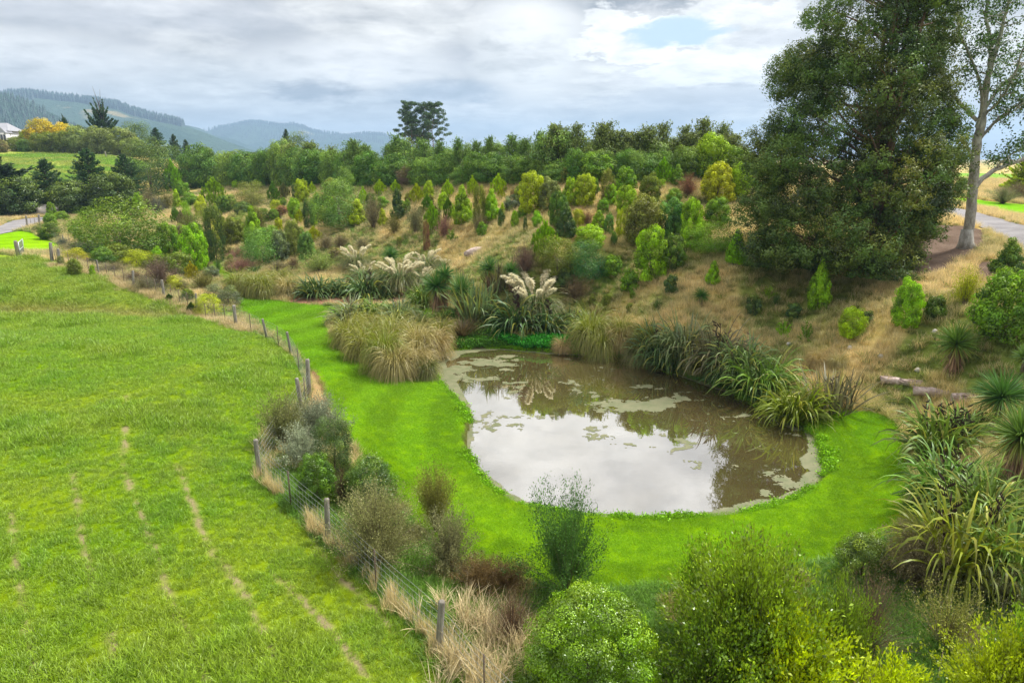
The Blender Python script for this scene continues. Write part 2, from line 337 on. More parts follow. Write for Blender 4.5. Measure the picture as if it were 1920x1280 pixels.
# ------------------------------------------------------------ materials
def new_mat(name):
    m_ = bpy.data.materials.new(name); m_.use_nodes = True; m_.node_tree.nodes.clear(); return m_, NT(m_.node_tree)
def attr(N, name, typ='GEOMETRY', out='Fac'):
    a = N.n('ShaderNodeAttribute', attribute_type=typ); a.attribute_name = name; return a.outputs[out]
def scale_col(N, c, f):
    vm = N.n('ShaderNodeVectorMath', operation='SCALE'); N.put(vm.inputs[0], c); N.put(vm.inputs[3], f); return vm.outputs[0]
def finish(N, c, transl=.3, gloss=.05, rough=.5, bump=None):
    o = N.n('ShaderNodeOutputMaterial'); d = N.n('ShaderNodeBsdfDiffuse'); N.put(d.inputs[0], c)
    s = d.outputs[0]
    if transl:
        t = N.n('ShaderNodeBsdfTranslucent'); N.put(t.inputs[0], c); mx = N.n('ShaderNodeMixShader'); mx.inputs[0].default_value = transl
        N.t.links.new(s, mx.inputs[1]); N.t.links.new(t.outputs[0], mx.inputs[2]); s = mx.outputs[0]
    if gloss:
        g = N.n('ShaderNodeBsdfGlossy'); g.inputs['Roughness'].default_value = rough; g.inputs[0].default_value = (.9, .95, 1, 1)
        mx = N.n('ShaderNodeMixShader'); mx.inputs[0].default_value = gloss
        N.t.links.new(s, mx.inputs[1]); N.t.links.new(g.outputs[0], mx.inputs[2]); s = mx.outputs[0]
    if bump is not None: N.put(d.inputs['Normal'], bump)
    N.t.links.new(s, o.inputs[0])
def bumpn(N, h, dist=.05, strength=1.0):
    b = N.n('ShaderNodeBump'); b.inputs['Strength'].default_value = strength; b.inputs['Distance'].default_value = dist
    N.put(b.inputs['Height'], h); return b.outputs[0]
def leaf_mat(name, tip=None, transl=.26, gloss=.03, rough=.45, lo=.35, hi=1.75, hue=.492):
    """object colour x per-leaf variation; attribute 'h' slides towards a second colour"""
    m_, N = new_mat(name); oi = N.n('ShaderNodeObjectInfo'); c = oi.outputs['Color']
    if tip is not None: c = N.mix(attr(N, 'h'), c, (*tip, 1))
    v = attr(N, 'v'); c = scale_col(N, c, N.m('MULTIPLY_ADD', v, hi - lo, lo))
    hsv = N.n('ShaderNodeHueSaturation'); N.put(hsv.inputs['Color'], c)
    N.put(hsv.inputs['Hue'], N.m('MULTIPLY_ADD', oi.outputs['Random'], .014, hue)); hsv.inputs['Saturation'].default_value = 1.04
    finish(N, hsv.outputs[0], transl, gloss, rough); return m_
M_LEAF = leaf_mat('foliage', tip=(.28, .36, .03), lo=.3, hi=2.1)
M_GLOSSY = leaf_mat('waxy_foliage', tip=(.34, .44, .03), gloss=.05, rough=.4, lo=.25, hi=1.8)
M_GUM = leaf_mat('gum_foliage', tip=(.17, .17, .02), gloss=.035, lo=.35, hi=1.95)
M_FLAX = leaf_mat('flax_blades', hue=.486, tip=(.30, .30, .05), gloss=.03, rough=.5, transl=.25, lo=.4, hi=1.7)
M_TUSS = leaf_mat('tussock_blades', hue=.490, tip=(.42, .32, .13), gloss=.04, lo=.6, hi=1.4)
M_PLUME = leaf_mat('plume_down', hue=.497, transl=.5, gloss=0, lo=.75, hi=1.2)
M_DEAD = leaf_mat('dead_leaves', hue=.493, transl=.2, gloss=.02, lo=.45, hi=1.5)
def bark_mat(name, c1, c2, scale=6, stretch=.25):
    m_, N = new_mat(name); t = N.n('ShaderNodeTexCoord'); mp = N.n('ShaderNodeMapping'); N.put(mp.inputs[0], t.outputs['Object'])
    mp.inputs['Scale'].default_value = (1, 1, stretch); nz = N.noise(mp.outputs[0], scale, 6, .65); nz2 = N.noise(mp.outputs[0], scale * 5, 4, .6)
    c = N.mix(N.ss(nz, .35, .65), (*c1, 1), (*c2, 1)); c = scale_col(N, c, N.m('MULTIPLY_ADD', nz2, .9, .55))
    finish(N, c, 0, .03, .6, bumpn(N, nz2, .03, .8)); return m_
M_BARK = bark_mat('bark', (.10, .07, .05), (.19, .14, .10))
M_REDBARK = bark_mat('fibrous_red_bark', (.17, .085, .055), (.28, .16, .11), 5, .12)
M_PALEBARK = bark_mat('pale_bark', (.22, .20, .17), (.42, .40, .36), 4, .5)
M_POST = bark_mat('weathered_post', (.16, .14, .11), (.34, .32, .28), 9, .15)
M_LOG = bark_mat('weathered_log', (.30, .22, .18), (.52, .42, .37), 5, 1)
def plain(name, c, rough=.6, metal=0.0):
    m_, N = new_mat(name); p = N.n('ShaderNodeBsdfPrincipled'); t = N.n('ShaderNodeTexCoord')
    nz = N.noise(t.outputs['Object'], 3, 5, .6); N.put(p.inputs['Base Color'], N.mix(N.ss(nz, .3, .7), (*[k * .82 for k in c], 1), (*c, 1)))
    p.inputs['Roughness'].default_value = rough; p.inputs['Metallic'].default_value = metal
    o = N.n('ShaderNodeOutputMaterial'); N.t.links.new(p.outputs[0], o.inputs[0]); return m_
M_WIRE = plain('galvanised_wire', (.42, .44, .44), .5, .3)

# ground material: albedo laid out in the land's own vertex colours + fine noise in world coordinates
M_LAND, N = new_mat('land'); g = N.n('ShaderNodeNewGeometry'); c = attr(N, 'col', out='Color')
f1 = N.noise(g.outputs['Position'], 9, 6, .7); f2 = N.noise(g.outputs['Position'], 1.4, 5, .6)
c = scale_col(N, c, N.m('ADD', N.m('MULTIPLY', f1, .8), N.m('MULTIPLY_ADD', f2, .5, .32)))
finish(N, c, 0, 0, .5, bumpn(N, f1, .06, .9))

# ------------------------------------------------------------ ground: one polar sheet out to the horizon, fine near the camera
th = np.radians(np.r_[np.linspace(-180, -50, 40)[:-1], np.linspace(-50, 50, 420), np.linspace(50, 180, 40)[1:-1]])
rr = np.r_[np.geomspace(1.0, 9, 30)[:-1], np.geomspace(9, 70, 300)[:-1], np.geomspace(70, 480, 190)[:-1], np.geomspace(480, 6100, 24)]
TH, RR = np.meshgrid(th, rr); GX, GY = RR * np.sin(TH), RR * np.cos(TH); GZ = height(GX, GY)
nt, nr = len(th), len(rr); I = np.arange(nr - 1)[:, None] * nt; J = np.arange(nt)[None]; J2 = (J + 1) % nt
F = np.stack([I + J, I + J2, I + nt + J2, I + nt + J], -1).reshape(-1, 4)[:, ::-1]
gx, gy = GX.ravel(), GY.ravel(); gc = landcol(gx, gy); b = bare(gx, gy)[:, None]; gk = (inside(gx, gy, PADD) | inside(gx, gy, LAWN)) & (np.hypot(gx, gy) < 66); gc = gc * np.where(gk, .66, 1.0)[:, None]; b = np.clip(b, 0, 1); gc = gc * (1 - b) + np.array([[.25, .215, .11]]) * b
cen = nt * nr; V = np.r_[np.c_[gx, gy, GZ.ravel()], [[0, 0, 1.3]]]; gc = np.r_[gc, gc[:1]]
T = np.stack([np.full(nt, cen), np.arange(nt), (np.arange(nt) + 1) % nt], 1)[:, ::-1]
tag(link('ground', make_mesh('ground', V, [F, T], cols=gc, smooth=True, mats=[M_LAND])), kind='structure')
del TH, RR, GX, GY

# ------------------------------------------------------------ water
def flat_poly(name, poly, z, mat, grow=0.35):
    c0 = poly.mean(0); P = poly + (poly - c0) / np.linalg.norm(poly - c0, axis=1)[:, None] * grow
    V = np.c_[P, np.full(len(P), z)]
    me = bpy.data.meshes.new(name); me.from_pydata(V.tolist(), [], [list(range(len(P)))]); me.materials.append(mat); me.update()
    if me.polygons[0].normal.z < 0: me.flip_normals()
    return link(name, me)
def water_mat(name, mud, refl):
    m_, N = new_mat(name); g = N.n('ShaderNodeNewGeometry'); n1 = N.noise(g.outputs['Position'], .7, 3, .5); n2 = N.noise(g.outputs['Position'], 7, 3, .5)
    bp = bumpn(N, N.m('ADD', N.m('MULTIPLY', n1, .6), N.m('MULTIPLY', n2, .05)), .012, .35)
    d = N.n('ShaderNodeBsdfDiffuse'); N.put(d.inputs[0], N.mix(N.ss(n1, .3, .7), (*mud, 1), (*[k * .8 for k in mud], 1)))
    gl = N.n('ShaderNodeBsdfGlossy'); gl.inputs['Roughness'].default_value = .015; N.put(gl.inputs['Normal'], bp); gl.inputs[0].default_value = (.97, .97, .97, 1)
    lw = N.n('ShaderNodeLayerWeight'); lw.inputs[0].default_value = .5
    f = N.m('MULTIPLY_ADD', N.m('POWER', lw.outputs['Facing'], 2.2), refl[1] - refl[0], refl[0])
    mx = N.n('ShaderNodeMixShader'); N.put(mx.inputs[0], f); N.t.links.new(d.outputs[0], mx.inputs[1]); N.t.links.new(gl.outputs[0], mx.inputs[2])
    o = N.n('ShaderNodeOutputMaterial'); N.t.links.new(mx.outputs[0], o.inputs[0]); return m_
tag(flat_poly('pond_water', POND, 0.0, water_mat('muddy_water', (.118, .092, .036), (.52, .78))), kind='structure')
tag(flat_poly('far_pond_water', FARP, FAR_Z, water_mat('brown_water', (.34, .19, .12), (.05, .22)), .15), kind='structure')

# floating duckweed and scum: rafts cut from a fine grid, thick along the edge
x0, y0 = POND.min(0); x1, y1 = POND.max(0); st_ = .055
xs, ys = np.arange(x0, x1, st_), np.arange(y0, y1, st_); XX, YY = np.meshgrid((xs[:-1] + xs[1:]) / 2, (ys[:-1] + ys[1:]) / 2)
xf, yf = XX.ravel(), YY.ravel(); D = -sdist(xf, yf, POND).reshape(XX.shape)
wx = XX + .5 * (fbm(XX / .8, YY / .8, 91) - .5); wy = YY + .5 * (fbm(XX / .8, YY / .8, 92) - .5)
nz = fbm(wx / 1.5, wy / .95, 71, 5) * .7 + fbm(wx / .3, wy / .3, 72, 3) * .3
def blob(px, py, sx_, sy_, k):
    cx, cy = at_z(px, py, 0); return k * np.exp(-((XX - cx) / sx_) ** 2 - ((YY - cy) / sy_) ** 2)
thr = .682 - blob(1250, 745, 4.2, 4.0, .07) - blob(1020, 690, 5, 4.0, .08) - blob(1415, 885, 1.4, 1.2, .19) - blob(1190, 765, 1.6, 1.3, .12) - blob(925, 797, .7, .7, .12) \
      - blob(860, 700, 1.0, 1.6, .16) - blob(1500, 920, 1.6, .5, .14) + blob(1120, 880, 3.6, 3.0, .1) + blob(1480, 850, 1.2, 1.4, .03)
edge = .10 + blob(840, 690, 2.0, 5.5, .95) + blob(960, 662, 4.5, 1.2, .25) + blob(1530, 880, 1.2, 2.6, .62) + blob(1450, 950, 2.4, .9, .62) + blob(1200, 975, 3.5, .6, .18) + blob(930, 920, 1.4, 1.6, .3)
nz = nz + rng.normal(0, .016, nz.shape) + .03 * (fbm(wx / .12, wy / .12, 74, 2) - .5)
weed = ((nz > thr) & (D > .05)) | (D < edge * (.45 + 1.1 * fbm(wx / .9, wy / .9, 73, 4)))
weed &= D > -.25
iy, ix = np.nonzero(weed); nx = len(xs); q = np.stack([iy * nx + ix, iy * nx + ix + 1, (iy + 1) * nx + ix + 1, (iy + 1) * nx + ix], 1)
us, inv = np.unique(q, return_inverse=True); gxx, gyy = xs[us % nx], ys[us // nx]
gxx = gxx + (rng.random(len(us)) - .5) * .03; gyy = gyy + (rng.random(len(us)) - .5) * .03
M_WEED, N = new_mat('duckweed'); g = N.n('ShaderNodeNewGeometry'); f1 = N.noise(g.outputs['Position'], 2.2, 5, .6); f2 = N.noise(g.outputs['Position'], 22, 3, .6)
c = N.mix(N.ss(f1, .35, .65), (.125, .140, .062, 1), (.175, .172, .090, 1)); c = scale_col(N, c, N.m('MULTIPLY_ADD', f2, .6, .68)); finish(N, c, 0, .05, .5)
tag(link('duckweed', make_mesh('duckweed', np.c_[gxx, gyy, np.full(len(us), .006)], inv.reshape(-1, 4), mats=[M_WEED])), 'pale green duckweed rafts floating on the brown pond', 'duckweed', kind='stuff')

# ------------------------------------------------------------ roads: draped sheets
M_GRAVEL, N = new_mat('gravel'); g = N.n('ShaderNodeNewGeometry'); f1 = N.noise(g.outputs['Position'], .8, 4, .6); f2 = N.noise(g.outputs['Position'], 14, 5, .75)
c = N.mix(N.ss(f1, .3, .7), (.20, .19, .195, 1), (.27, .26, .265, 1)); c = scale_col(N, c, N.m('MULTIPLY_ADD', f2, .9, .55)); finish(N, c, 0, .02, .6, bumpn(N, f2, .03, .7))
def drape(name, edges, lift, mat, sub=14, n=60, curved=False):
    """strip between two polylines given in pixels; its surface lies just above the land"""
    A, B = [np.array(ground(*np.array(e, float).T)[:2]).T for e in edges]
    def res(P):
        d = np.r_[0, np.cumsum(np.linalg.norm(np.diff(P, axis=0), axis=1))]; t = np.linspace(0, d[-1], n)
        return np.c_[np.interp(t, d, P[:, 0]), np.interp(t, d, P[:, 1])]
    A, B = res(A), res(B); t = np.linspace(0, 1, sub)[None, :, None]; P = A[:, None] * (1 - t) + B[:, None] * t
    Z = height(P[..., 0], P[..., 1]) + lift; V = np.concatenate([P, Z[..., None]], -1).reshape(-1, 3)
    i = np.arange(n - 1)[:, None] * sub; j = np.arange(sub - 1)[None]
    return link(name, make_mesh(name, V, np.stack([i + j, i + j + 1, i + sub + j + 1, i + sub + j], -1).reshape(-1, 4), mats=[mat], smooth=True))
tag(drape('road', ([(1730,383),(1790,391),(1832,399),(1875,411),(1920,424),(2000,452)], [(1730,398),(1780,405),(1826,421),(1860,437),(1905,460),(1960,500)]), .06, M_GRAVEL), kind='structure')
tag(drape('gravel_path', ([(-260,440),(-60,432),(0,424),(25,414),(60,409),(100,408)], [(-260,470),(-60,455),(0,440),(30,433),(62,424),(98,413)]), .06, M_GRAVEL), kind='structure')

# ------------------------------------------------------------ far hills
def hill_mat(name, a, b, c_, s):
    m_, N = new_mat(name); g = N.n('ShaderNodeNewGeometry'); f1 = N.noise(g.outputs['Position'], s, 6, .6, .4); f2 = N.noise(g.outputs['Position'], s * 9, 5, .7)
    c = N.mix(N.ss(f1, .42, .52), (*a, 1), (*b, 1)); c = N.mix(N.ss(f1, .60, .66), c, (*c_, 1)); c = scale_col(N, c, N.m('MULTIPLY_ADD', f2, 1.0, .5)); finish(N, c, 0, 0, .5, bumpn(N, f2, 25, .8)); return m_
def hill(name, prof, dist, depth, mat, seed, rough=1.0):
    prof = np.array(prof, float); n = 260; px = np.linspace(prof[0, 0], prof[-1, 0], n); py = np.interp(px, prof[:, 0], prof[:, 1])
    X, _, Z = at_y(px, py, dist); Z = Z + rough * (fbm(X / 90, X * 0, seed, 4) - .5) * 16
    m = 46; t = np.linspace(0, 1, m)[:, None]                       # 0 foot (near) .. 1 ridge
    Yb = dist - depth * (1 - t) + 0 * X[None]; Xs = X[None] * (1 - .0 * t) + 0 * Yb
    hz = -12 + (Z[None] + 12) * (t ** .8) + (fbm(Xs / 260, Yb / 260, seed + 3, 5) - .5) * (Z[None] * .55) * np.sin(np.pi * t) 
    m2 = 6; t2 = np.linspace(0, 1, m2 + 1)[1:, None]; Yb2 = dist + depth * .6 * t2 + 0 * X[None]; hz2 = Z[None] * (1 - t2 ** 1.3) - 12 * t2
    V = np.stack([np.r_[Xs, Xs[:1].repeat(m2, 0)], np.r_[Yb, Yb2], np.r_[hz, hz2]], -1).reshape(-1, 3); M = m + m2
    i = np.arange(M - 1)[:, None] * n; j = np.arange(n - 1)[None]; F = np.stack([i + j, i + j + 1, i + n + j + 1, i + n + j], -1).reshape(-1, 4)
    tag(link(name, make_mesh(name, V, F, mats=[mat], smooth=True)), kind='structure')
    return X, Z, V[:m * n].reshape(m, n, 3)
MH1 = hill_mat('forested_hill', (.02, .05, .03), (.035, .07, .035), (.06, .09, .04), .004)
MH2 = hill_mat('open_hill', (.03, .065, .035), (.05, .09, .05), (.26, .22, .10), .0035)
H1 = hill('hill', [(-500,165),(-120,172),(0,180),(45,190),(85,205),(110,225),(150,240),(200,262),(235,275),(300,300),(360,320)], 1500, 500, MH1, 5)
H2 = hill('hill', [(-500,190),(0,182),(60,180),(100,184),(150,190),(230,204),(262,216),(300,225),(345,236),(400,254),(450,275),(500,290),(560,300)], 2400, 800, MH2, 9, .6)
H3 = hill('hill', [(280,245),(320,233),(355,236),(375,240),(400,252),(440,262),(500,285)], 3600, 600, MH2, 14, .6)
H4 = hill('hill', [(330,262),(395,246),(430,236),(470,230),(500,231),(525,236),(548,234),(570,240),(590,248),(612,251),(650,256),(690,252),(715,253),(745,262),(790,272),(860,284),(1000,297)], 4600, 900, MH2, 19, .7)
# ridge-line plantations: far conifers that read as one wood
def far_wood(name, spots, hmin, hmax, label, c):
    n = len(spots); h = rng.uniform(hmin, hmax, n); a = np.linspace(0, 2 * math.pi, 6)[:-1]
    Vs = []; 
    for k, (s0, s1) in enumerate(((0.0, .30), (.25, .24), (.55, .16))):
        ring = np.stack([np.cos(a), np.sin(a), 0 * a], -1)[None] * (h * s1 * .75)[:, None, None]
        b_ = spots[:, None] + ring + np.array([0, 0, 1])[None, None] * (h * s0)[:, None, None]
        tip = spots[:, None] + np.array([0, 0, 1])[None, None] * (h * min(1, s0 + .5))[:, None, None]
        Vs.append(np.concatenate([b_, tip], 1))
    V = np.stack(Vs, 1).reshape(-1, 3); b0 = np.arange(n * 3)[:, None, None] * 6
    f = np.array([[0, 1, 5], [1, 2, 5], [2, 3, 5], [3, 4, 5], [4, 0, 5]])[None]
    v = rng.random(n * 3).repeat(6)
    tag(link(name, make_mesh(name, V, (b0 + f).reshape(-1, 3), {"v": v}, mats=[M_LEAF]), color=c), label, 'forest', kind='stuff')
def on(Hh, u0, u1, t0, t1, n):
    G = Hh[2]; m, k, _ = G.shape; u = rng.uniform(u0, u1, n) * (k - 1); t = rng.uniform(t0, t1, n) * (m - 1)
    i, j = t.astype(int).clip(0, m - 2), u.astype(int).clip(0, k - 2); a, b = (t - i)[:, None], (u - j)[:, None]
    return (G[i, j] * (1 - b) + G[i, j + 1] * b) * (1 - a) + (G[i + 1, j] * (1 - b) + G[i + 1, j + 1] * b) * a - [0, 0, 1]
far_wood('ridge_forest', np.r_[on(H2, .50, .73, .97, 1, 700), on(H2, .64, .80, .965, 1, 500), on(H2, .1, .55, .9, 1, 900)], 14, 30, 'dark conifer plantation along the crest of the long blue hill', (.012, .035, .022))
far_wood('ridge_forest', np.r_[on(H4, .12, .62, .975, 1, 800), on(H4, .1, .8, .6, .9, 700)], 14, 28, 'scattered conifers along the crest of the farthest blue hill', (.015, .04, .025))
far_wood('hillside_forest', np.r_[on(H1, .2, 1, .25, 1, 9000)], 7, 15, 'dense dark forest on the nearer hill at the left', (.02, .055, .03))
# ------------------------------------------------------------ foliage builders
def unit(v): return v / (np.linalg.norm(v, axis=-1, keepdims=True) + 1e-9)
def leaf_quads(C, out, L, W, up=.35, spread=.9, face=False):
    """one folded-diamond leaf per centre; returns V (n*4,3), F (n,4)"""
    n = len(C); L = np.broadcast_to(L, (n,)); W = np.broadcast_to(W, (n,))
    r_ = rng.normal(0, 1, (n, 3))
    if face: q = unit(unit(out + [0, 0, up * .6]) + rng.normal(0, spread * .42, (n, 3))); b = unit(np.cross(q, r_)); a = np.cross(b, q)
    else: a = unit(out + rng.normal(0, spread, (n, 3)) + np.array([0, 0, up])); b = unit(np.cross(a, r_))
    nrm = np.cross(a, b) * (W * .22)[:, None]
    V = np.stack([C - a * (L * .5)[:, None], C + b * (W * .5)[:, None] + nrm, C + a * (L * .5)[:, None], C - b * (W * .5)[:, None] + nrm], 1)
    return V.reshape(-1, 3), np.arange(n * 4).reshape(n, 4)
def leaf_mesh(name, C, out, L, W, v, mat, up=.35, spread=.9, h=None, face=False):
    V, F = leaf_quads(C, out, L, W, up, spread, face); var = {"v": np.repeat(v, 4)}
    if h is not None: var["h"] = np.repeat(h, 4)
    return make_mesh(name, V, F, var, mats=[mat])
def strips(base, azi, L, W, e0, droop, segs=5, p=1.4, taper=2.0, roll=.5, fold=0.0):
    """arching blades. base (n,3); azi, L, W, e0 (start elevation), droop (total bend) arrays"""
    n = len(base); t = np.linspace(0, 1, segs + 1); el_ = e0[:, None] - droop[:, None] * t[None] ** p
    ds = (L / segs)[:, None]; hx = np.cumsum(np.c_[np.zeros(n), (np.cos(el_[:, 1:]) * ds)], 1); hz_ = np.cumsum(np.c_[np.zeros(n), (np.sin(el_[:, 1:]) * ds)], 1)
    ca, sa = np.cos(azi), np.sin(azi); Cn = base[:, None] + np.stack([hx * ca[:, None], hx * sa[:, None], hz_], -1)
    rl = rng.normal(0, roll, n); side = np.stack([-sa * np.cos(rl), ca * np.cos(rl), np.sin(rl)], -1)
    wd = (W[:, None] * np.clip((1 - t ** taper) * (.55 + .9 * np.minimum(t * 2.5, .5)), .03, 1))[..., None] * .5
    V = np.stack([Cn - side[:, None] * wd, Cn + side[:, None] * wd], 2).reshape(-1, 3)
    b = np.arange(n)[:, None] * (segs + 1) * 2; s_ = np.arange(segs)[None] * 2
    F = np.stack([b + s_, b + s_ + 1, b + s_ + 3, b + s_ + 2], -1).reshape(-1, 4)
    return V, F, np.tile(np.repeat(t, 2), n), np.repeat(np.arange(n), (segs + 1) * 2)
def lobes_on(profile, n, jit=.10, seed=0, lo=.03):
    """lobe centres scattered over a body of revolution; profile(t) = half width at height t (unit body)"""
    t = np.linspace(lo, 1, 400); pr = profile(t); cdf = np.cumsum(pr + .05); cdf /= cdf[-1]
    tt = np.interp(rng.random(n), cdf, t); a = rng.random(n) * 2 * math.pi; rad = profile(tt) * (1 + rng.normal(0, jit, n))
    return np.c_[rad * np.cos(a), rad * np.sin(a), tt]
PROF = {
    'cone': lambda t: .5 * np.clip(np.where(t < .18, .55 + 2.5 * t, 1 - ((t - .18) / .82) ** 1.15), 0, 1) + .02,
    'oval': lambda t: .5 * np.sqrt(np.clip(1 - np.abs((t - .42) / .60) ** 2.6, 0, 1)) + .01,
    'round': lambda t: .5 * np.sqrt(np.clip(1 - ((t - .45) / .57) ** 2, 0, 1)) + .01,
    'dome': lambda t: .5 * np.sqrt(np.clip(1 - (t / 1.02) ** 2.4, 0, 1)) + .01,
    'column': lambda t: .5 * np.clip(1 - np.abs((t - .45) / .58) ** 4.5, 0, 1) ** .6 + .01,
}
def crown_mesh(name, shape, n=9000, leaf=.04, asp=.5, nl=70, lr=.13, inner=.18, mat=None, jit=.12, up=.35, vj=.24, H=1.0, W=1.0):
    """dense crown from overlapping leafy lobes inside a unit envelope (later scaled)"""
    f = PROF[shape]; Cn = lobes_on(f, nl, jit); Cn[:, :2] *= .86; lv = np.clip(rng.normal(.5, vj, nl), .1, .95); r0 = lr * rng.uniform(.6, 1.5, nl)
    k = rng.choice(nl, n, p=r0 ** 2 / (r0 ** 2).sum()); d = unit(rng.normal(0, 1, (n, 3))); rad = r0[k] * rng.uniform(.55, 1.08, n) ** .6
    P = Cn[k] + d * rad[:, None] * np.array([1, 1, .8]); ni = int(n * inner)
    t = rng.random(ni); a = rng.random(ni) * 6.283; rr_ = f(t) * np.sqrt(rng.random(ni)) * .85
    P[:ni] = np.c_[rr_ * np.cos(a), rr_ * np.sin(a), t]; P[:, 2] = np.abs(P[:, 2])
    out = unit(np.c_[P[:, :2] * 2, (P[:, 2:] - .35) * .8]) * .35 + d * .85
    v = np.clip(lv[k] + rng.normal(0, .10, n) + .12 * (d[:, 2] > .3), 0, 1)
    sz = leaf * rng.uniform(.7, 1.3, n); P = P * np.array([W, W, H]); yl = np.clip(rng.normal(.12, .14, nl), 0, 1)[k] + np.clip(Cn[k, 2] - .55, 0, 1) * rng.uniform(0, .6)  # upper lobes yellower: lime new growth, with lit crown tops put into the colour
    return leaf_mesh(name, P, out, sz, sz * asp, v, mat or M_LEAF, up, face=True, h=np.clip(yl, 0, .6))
def feather_mesh(name, n=12000):
    """upright soft plume of fine shoots"""
    m_ = 260; t = rng.random(m_) ** .8 * .86; a = rng.random(m_) * 6.283; q0 = np.sqrt(rng.random(m_)); rr_ = (.5 * np.sin(np.clip(.25 + t * .95, 0, 1) ** 1.25 * np.pi) ** .8 + .01) * q0
    b = np.c_[rr_ * np.cos(a), rr_ * np.sin(a), t]; k = rng.integers(0, m_, n); s = rng.random(n) * (.10 + .16 * (1 - q0[k]))
    P = b[k] + np.c_[np.cos(a[k]) * s * .28, np.sin(a[k]) * s * .28, s]; P += rng.normal(0, .012, P.shape)
    v = np.clip(rng.normal(.5, .14, m_)[k] + (s * 1.0 - .14) + rng.normal(0, .08, n), 0, 1); sz = .055 * rng.uniform(.7, 1.3, n)
    return leaf_mesh(name, P, np.c_[np.cos(a[k]) * .3, np.sin(a[k]) * .3, np.ones(n)], sz, sz * .3, v, M_LEAF, .6, .35)
def wispy_mesh(name, n=6000, shoots=150, fine=.03, spread=.5, lean=.35, asp=.45, stems=True, mat=None, low=0.0):
    """see-through shrub: arching twigs carrying tiny leaves"""
    m_ = shoots; a = rng.random(m_) * 6.283; L = rng.uniform(.55, 1.05, m_); e0 = np.clip(rng.normal(1.2, lean, m_), .35, 1.55); dr = rng.uniform(-.1, .9, m_)
    base = np.c_[np.cos(a) * .05, np.sin(a) * .05, np.full(m_, low)]
    V, F, tt, _ = strips(base, a, L * (1 - low), np.full(m_, .010), e0, dr, 8, 1.2, 1.5, .3)
    Cn = V.reshape(m_, 9, 2, 3).mean(2); k = rng.integers(0, m_, n); u = rng.uniform(.18, 1, n) ** .75 * 8; i = np.minimum(u.astype(int), 7); f = (u - i)[:, None]
    P = Cn[k, i] * (1 - f) + Cn[k, i + 1] * f + rng.normal(0, .035, (n, 3)) * np.minimum(1, u / 5)[:, None]
    P[:, :2] *= spread / .5; V[:, :2] *= spread / .5; P[:, 2] = np.maximum(P[:, 2], .01)
    v = np.clip(rng.normal(.5, .17, m_)[k] + rng.normal(0, .12, n), 0, 1); sz = fine * rng.uniform(.6, 1.4, n)
    LV, LF = leaf_quads(P, unit(Cn[k, i + 1] - Cn[k, i]), sz, sz * asp, .2, .6)
    lm = make_mesh(name, LV, LF, {"v": np.repeat(v, 4)}, mats=[mat or M_LEAF])
    sm = make_mesh(name + '_stems', V, F, {"v": np.full(len(V), .5)}, mats=[M_BARK]) ; return lm, sm
def stem_mesh(h=.55, r=.022, n=3):
    mb = MB()
    for k in range(n):
        a = rng.random() * 6.28; q = rng.uniform(.02, .12); mb.tube([(0, 0, -.04), (q * .3 * math.cos(a), q * .3 * math.sin(a), h * .5), (q * math.cos(a), q * math.sin(a), h * rng.uniform(.8, 1.2))], [r, r * .7, r * .25], 5)
    return mb.mesh('stem', M_BARK)
def conifer_mesh(name, n_br=130, n=14000, layered=.5, wide=.5, leaf=.03, tip_up=.25, gaps=.0):
    """limbs in tiers, each carrying flat sprays"""
    t = (np.arange(n_br) + rng.random(n_br)) / n_br; t = .04 + .95 * t; a = np.arange(n_br) * 2.399 + rng.normal(0, .4, n_br)
    Rm = wide * (1 - t) ** .8 * rng.uniform(.65, 1.12, n_br) + .02; e = -.1 + tip_up * rng.uniform(.3, 1.5, n_br) + .5 * t
    k = rng.choice(n_br, n, p=(Rm + .04) / (Rm + .04).sum()); s = rng.random(n) ** .7
    w_ = (rng.normal(0, .22, n)) * Rm[k] * (1.15 - s); r_ = Rm[k] * s
    P = np.c_[r_ * np.cos(a[k]) - w_ * np.sin(a[k]), r_ * np.sin(a[k]) + w_ * np.cos(a[k]), t[k] + r_ * np.tan(e[k]) * .8 + rng.normal(0, .012, n) - np.abs(w_) * .15]
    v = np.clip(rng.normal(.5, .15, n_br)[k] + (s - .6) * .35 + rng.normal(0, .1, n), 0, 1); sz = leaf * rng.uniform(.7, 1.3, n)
    P[:, 2] = np.maximum(P[:, 2], .01); P[:, 2] /= max(1, np.quantile(P[:, 2], .998))
    lm = leaf_mesh(name, P, np.c_[np.cos(a[k]), np.sin(a[k]), np.full(n, .3)], sz, sz * .38, v, M_LEAF, .15, .45)
    mb = MB(); mb.tube([(0, 0, -.03), (0, 0, .5), (0, 0, .97)], [.03, .017, .003], 6)
    for j in range(0, n_br, 3): mb.tube([(0, 0, t[j]), (Rm[j] * .8 * math.cos(a[j]), Rm[j] * .8 * math.sin(a[j]), t[j] + Rm[j] * .8 * math.tan(e[j]) * .8)], [.007, .002], 4, cap=False)
    return lm, mb.mesh('trunk', M_BARK)
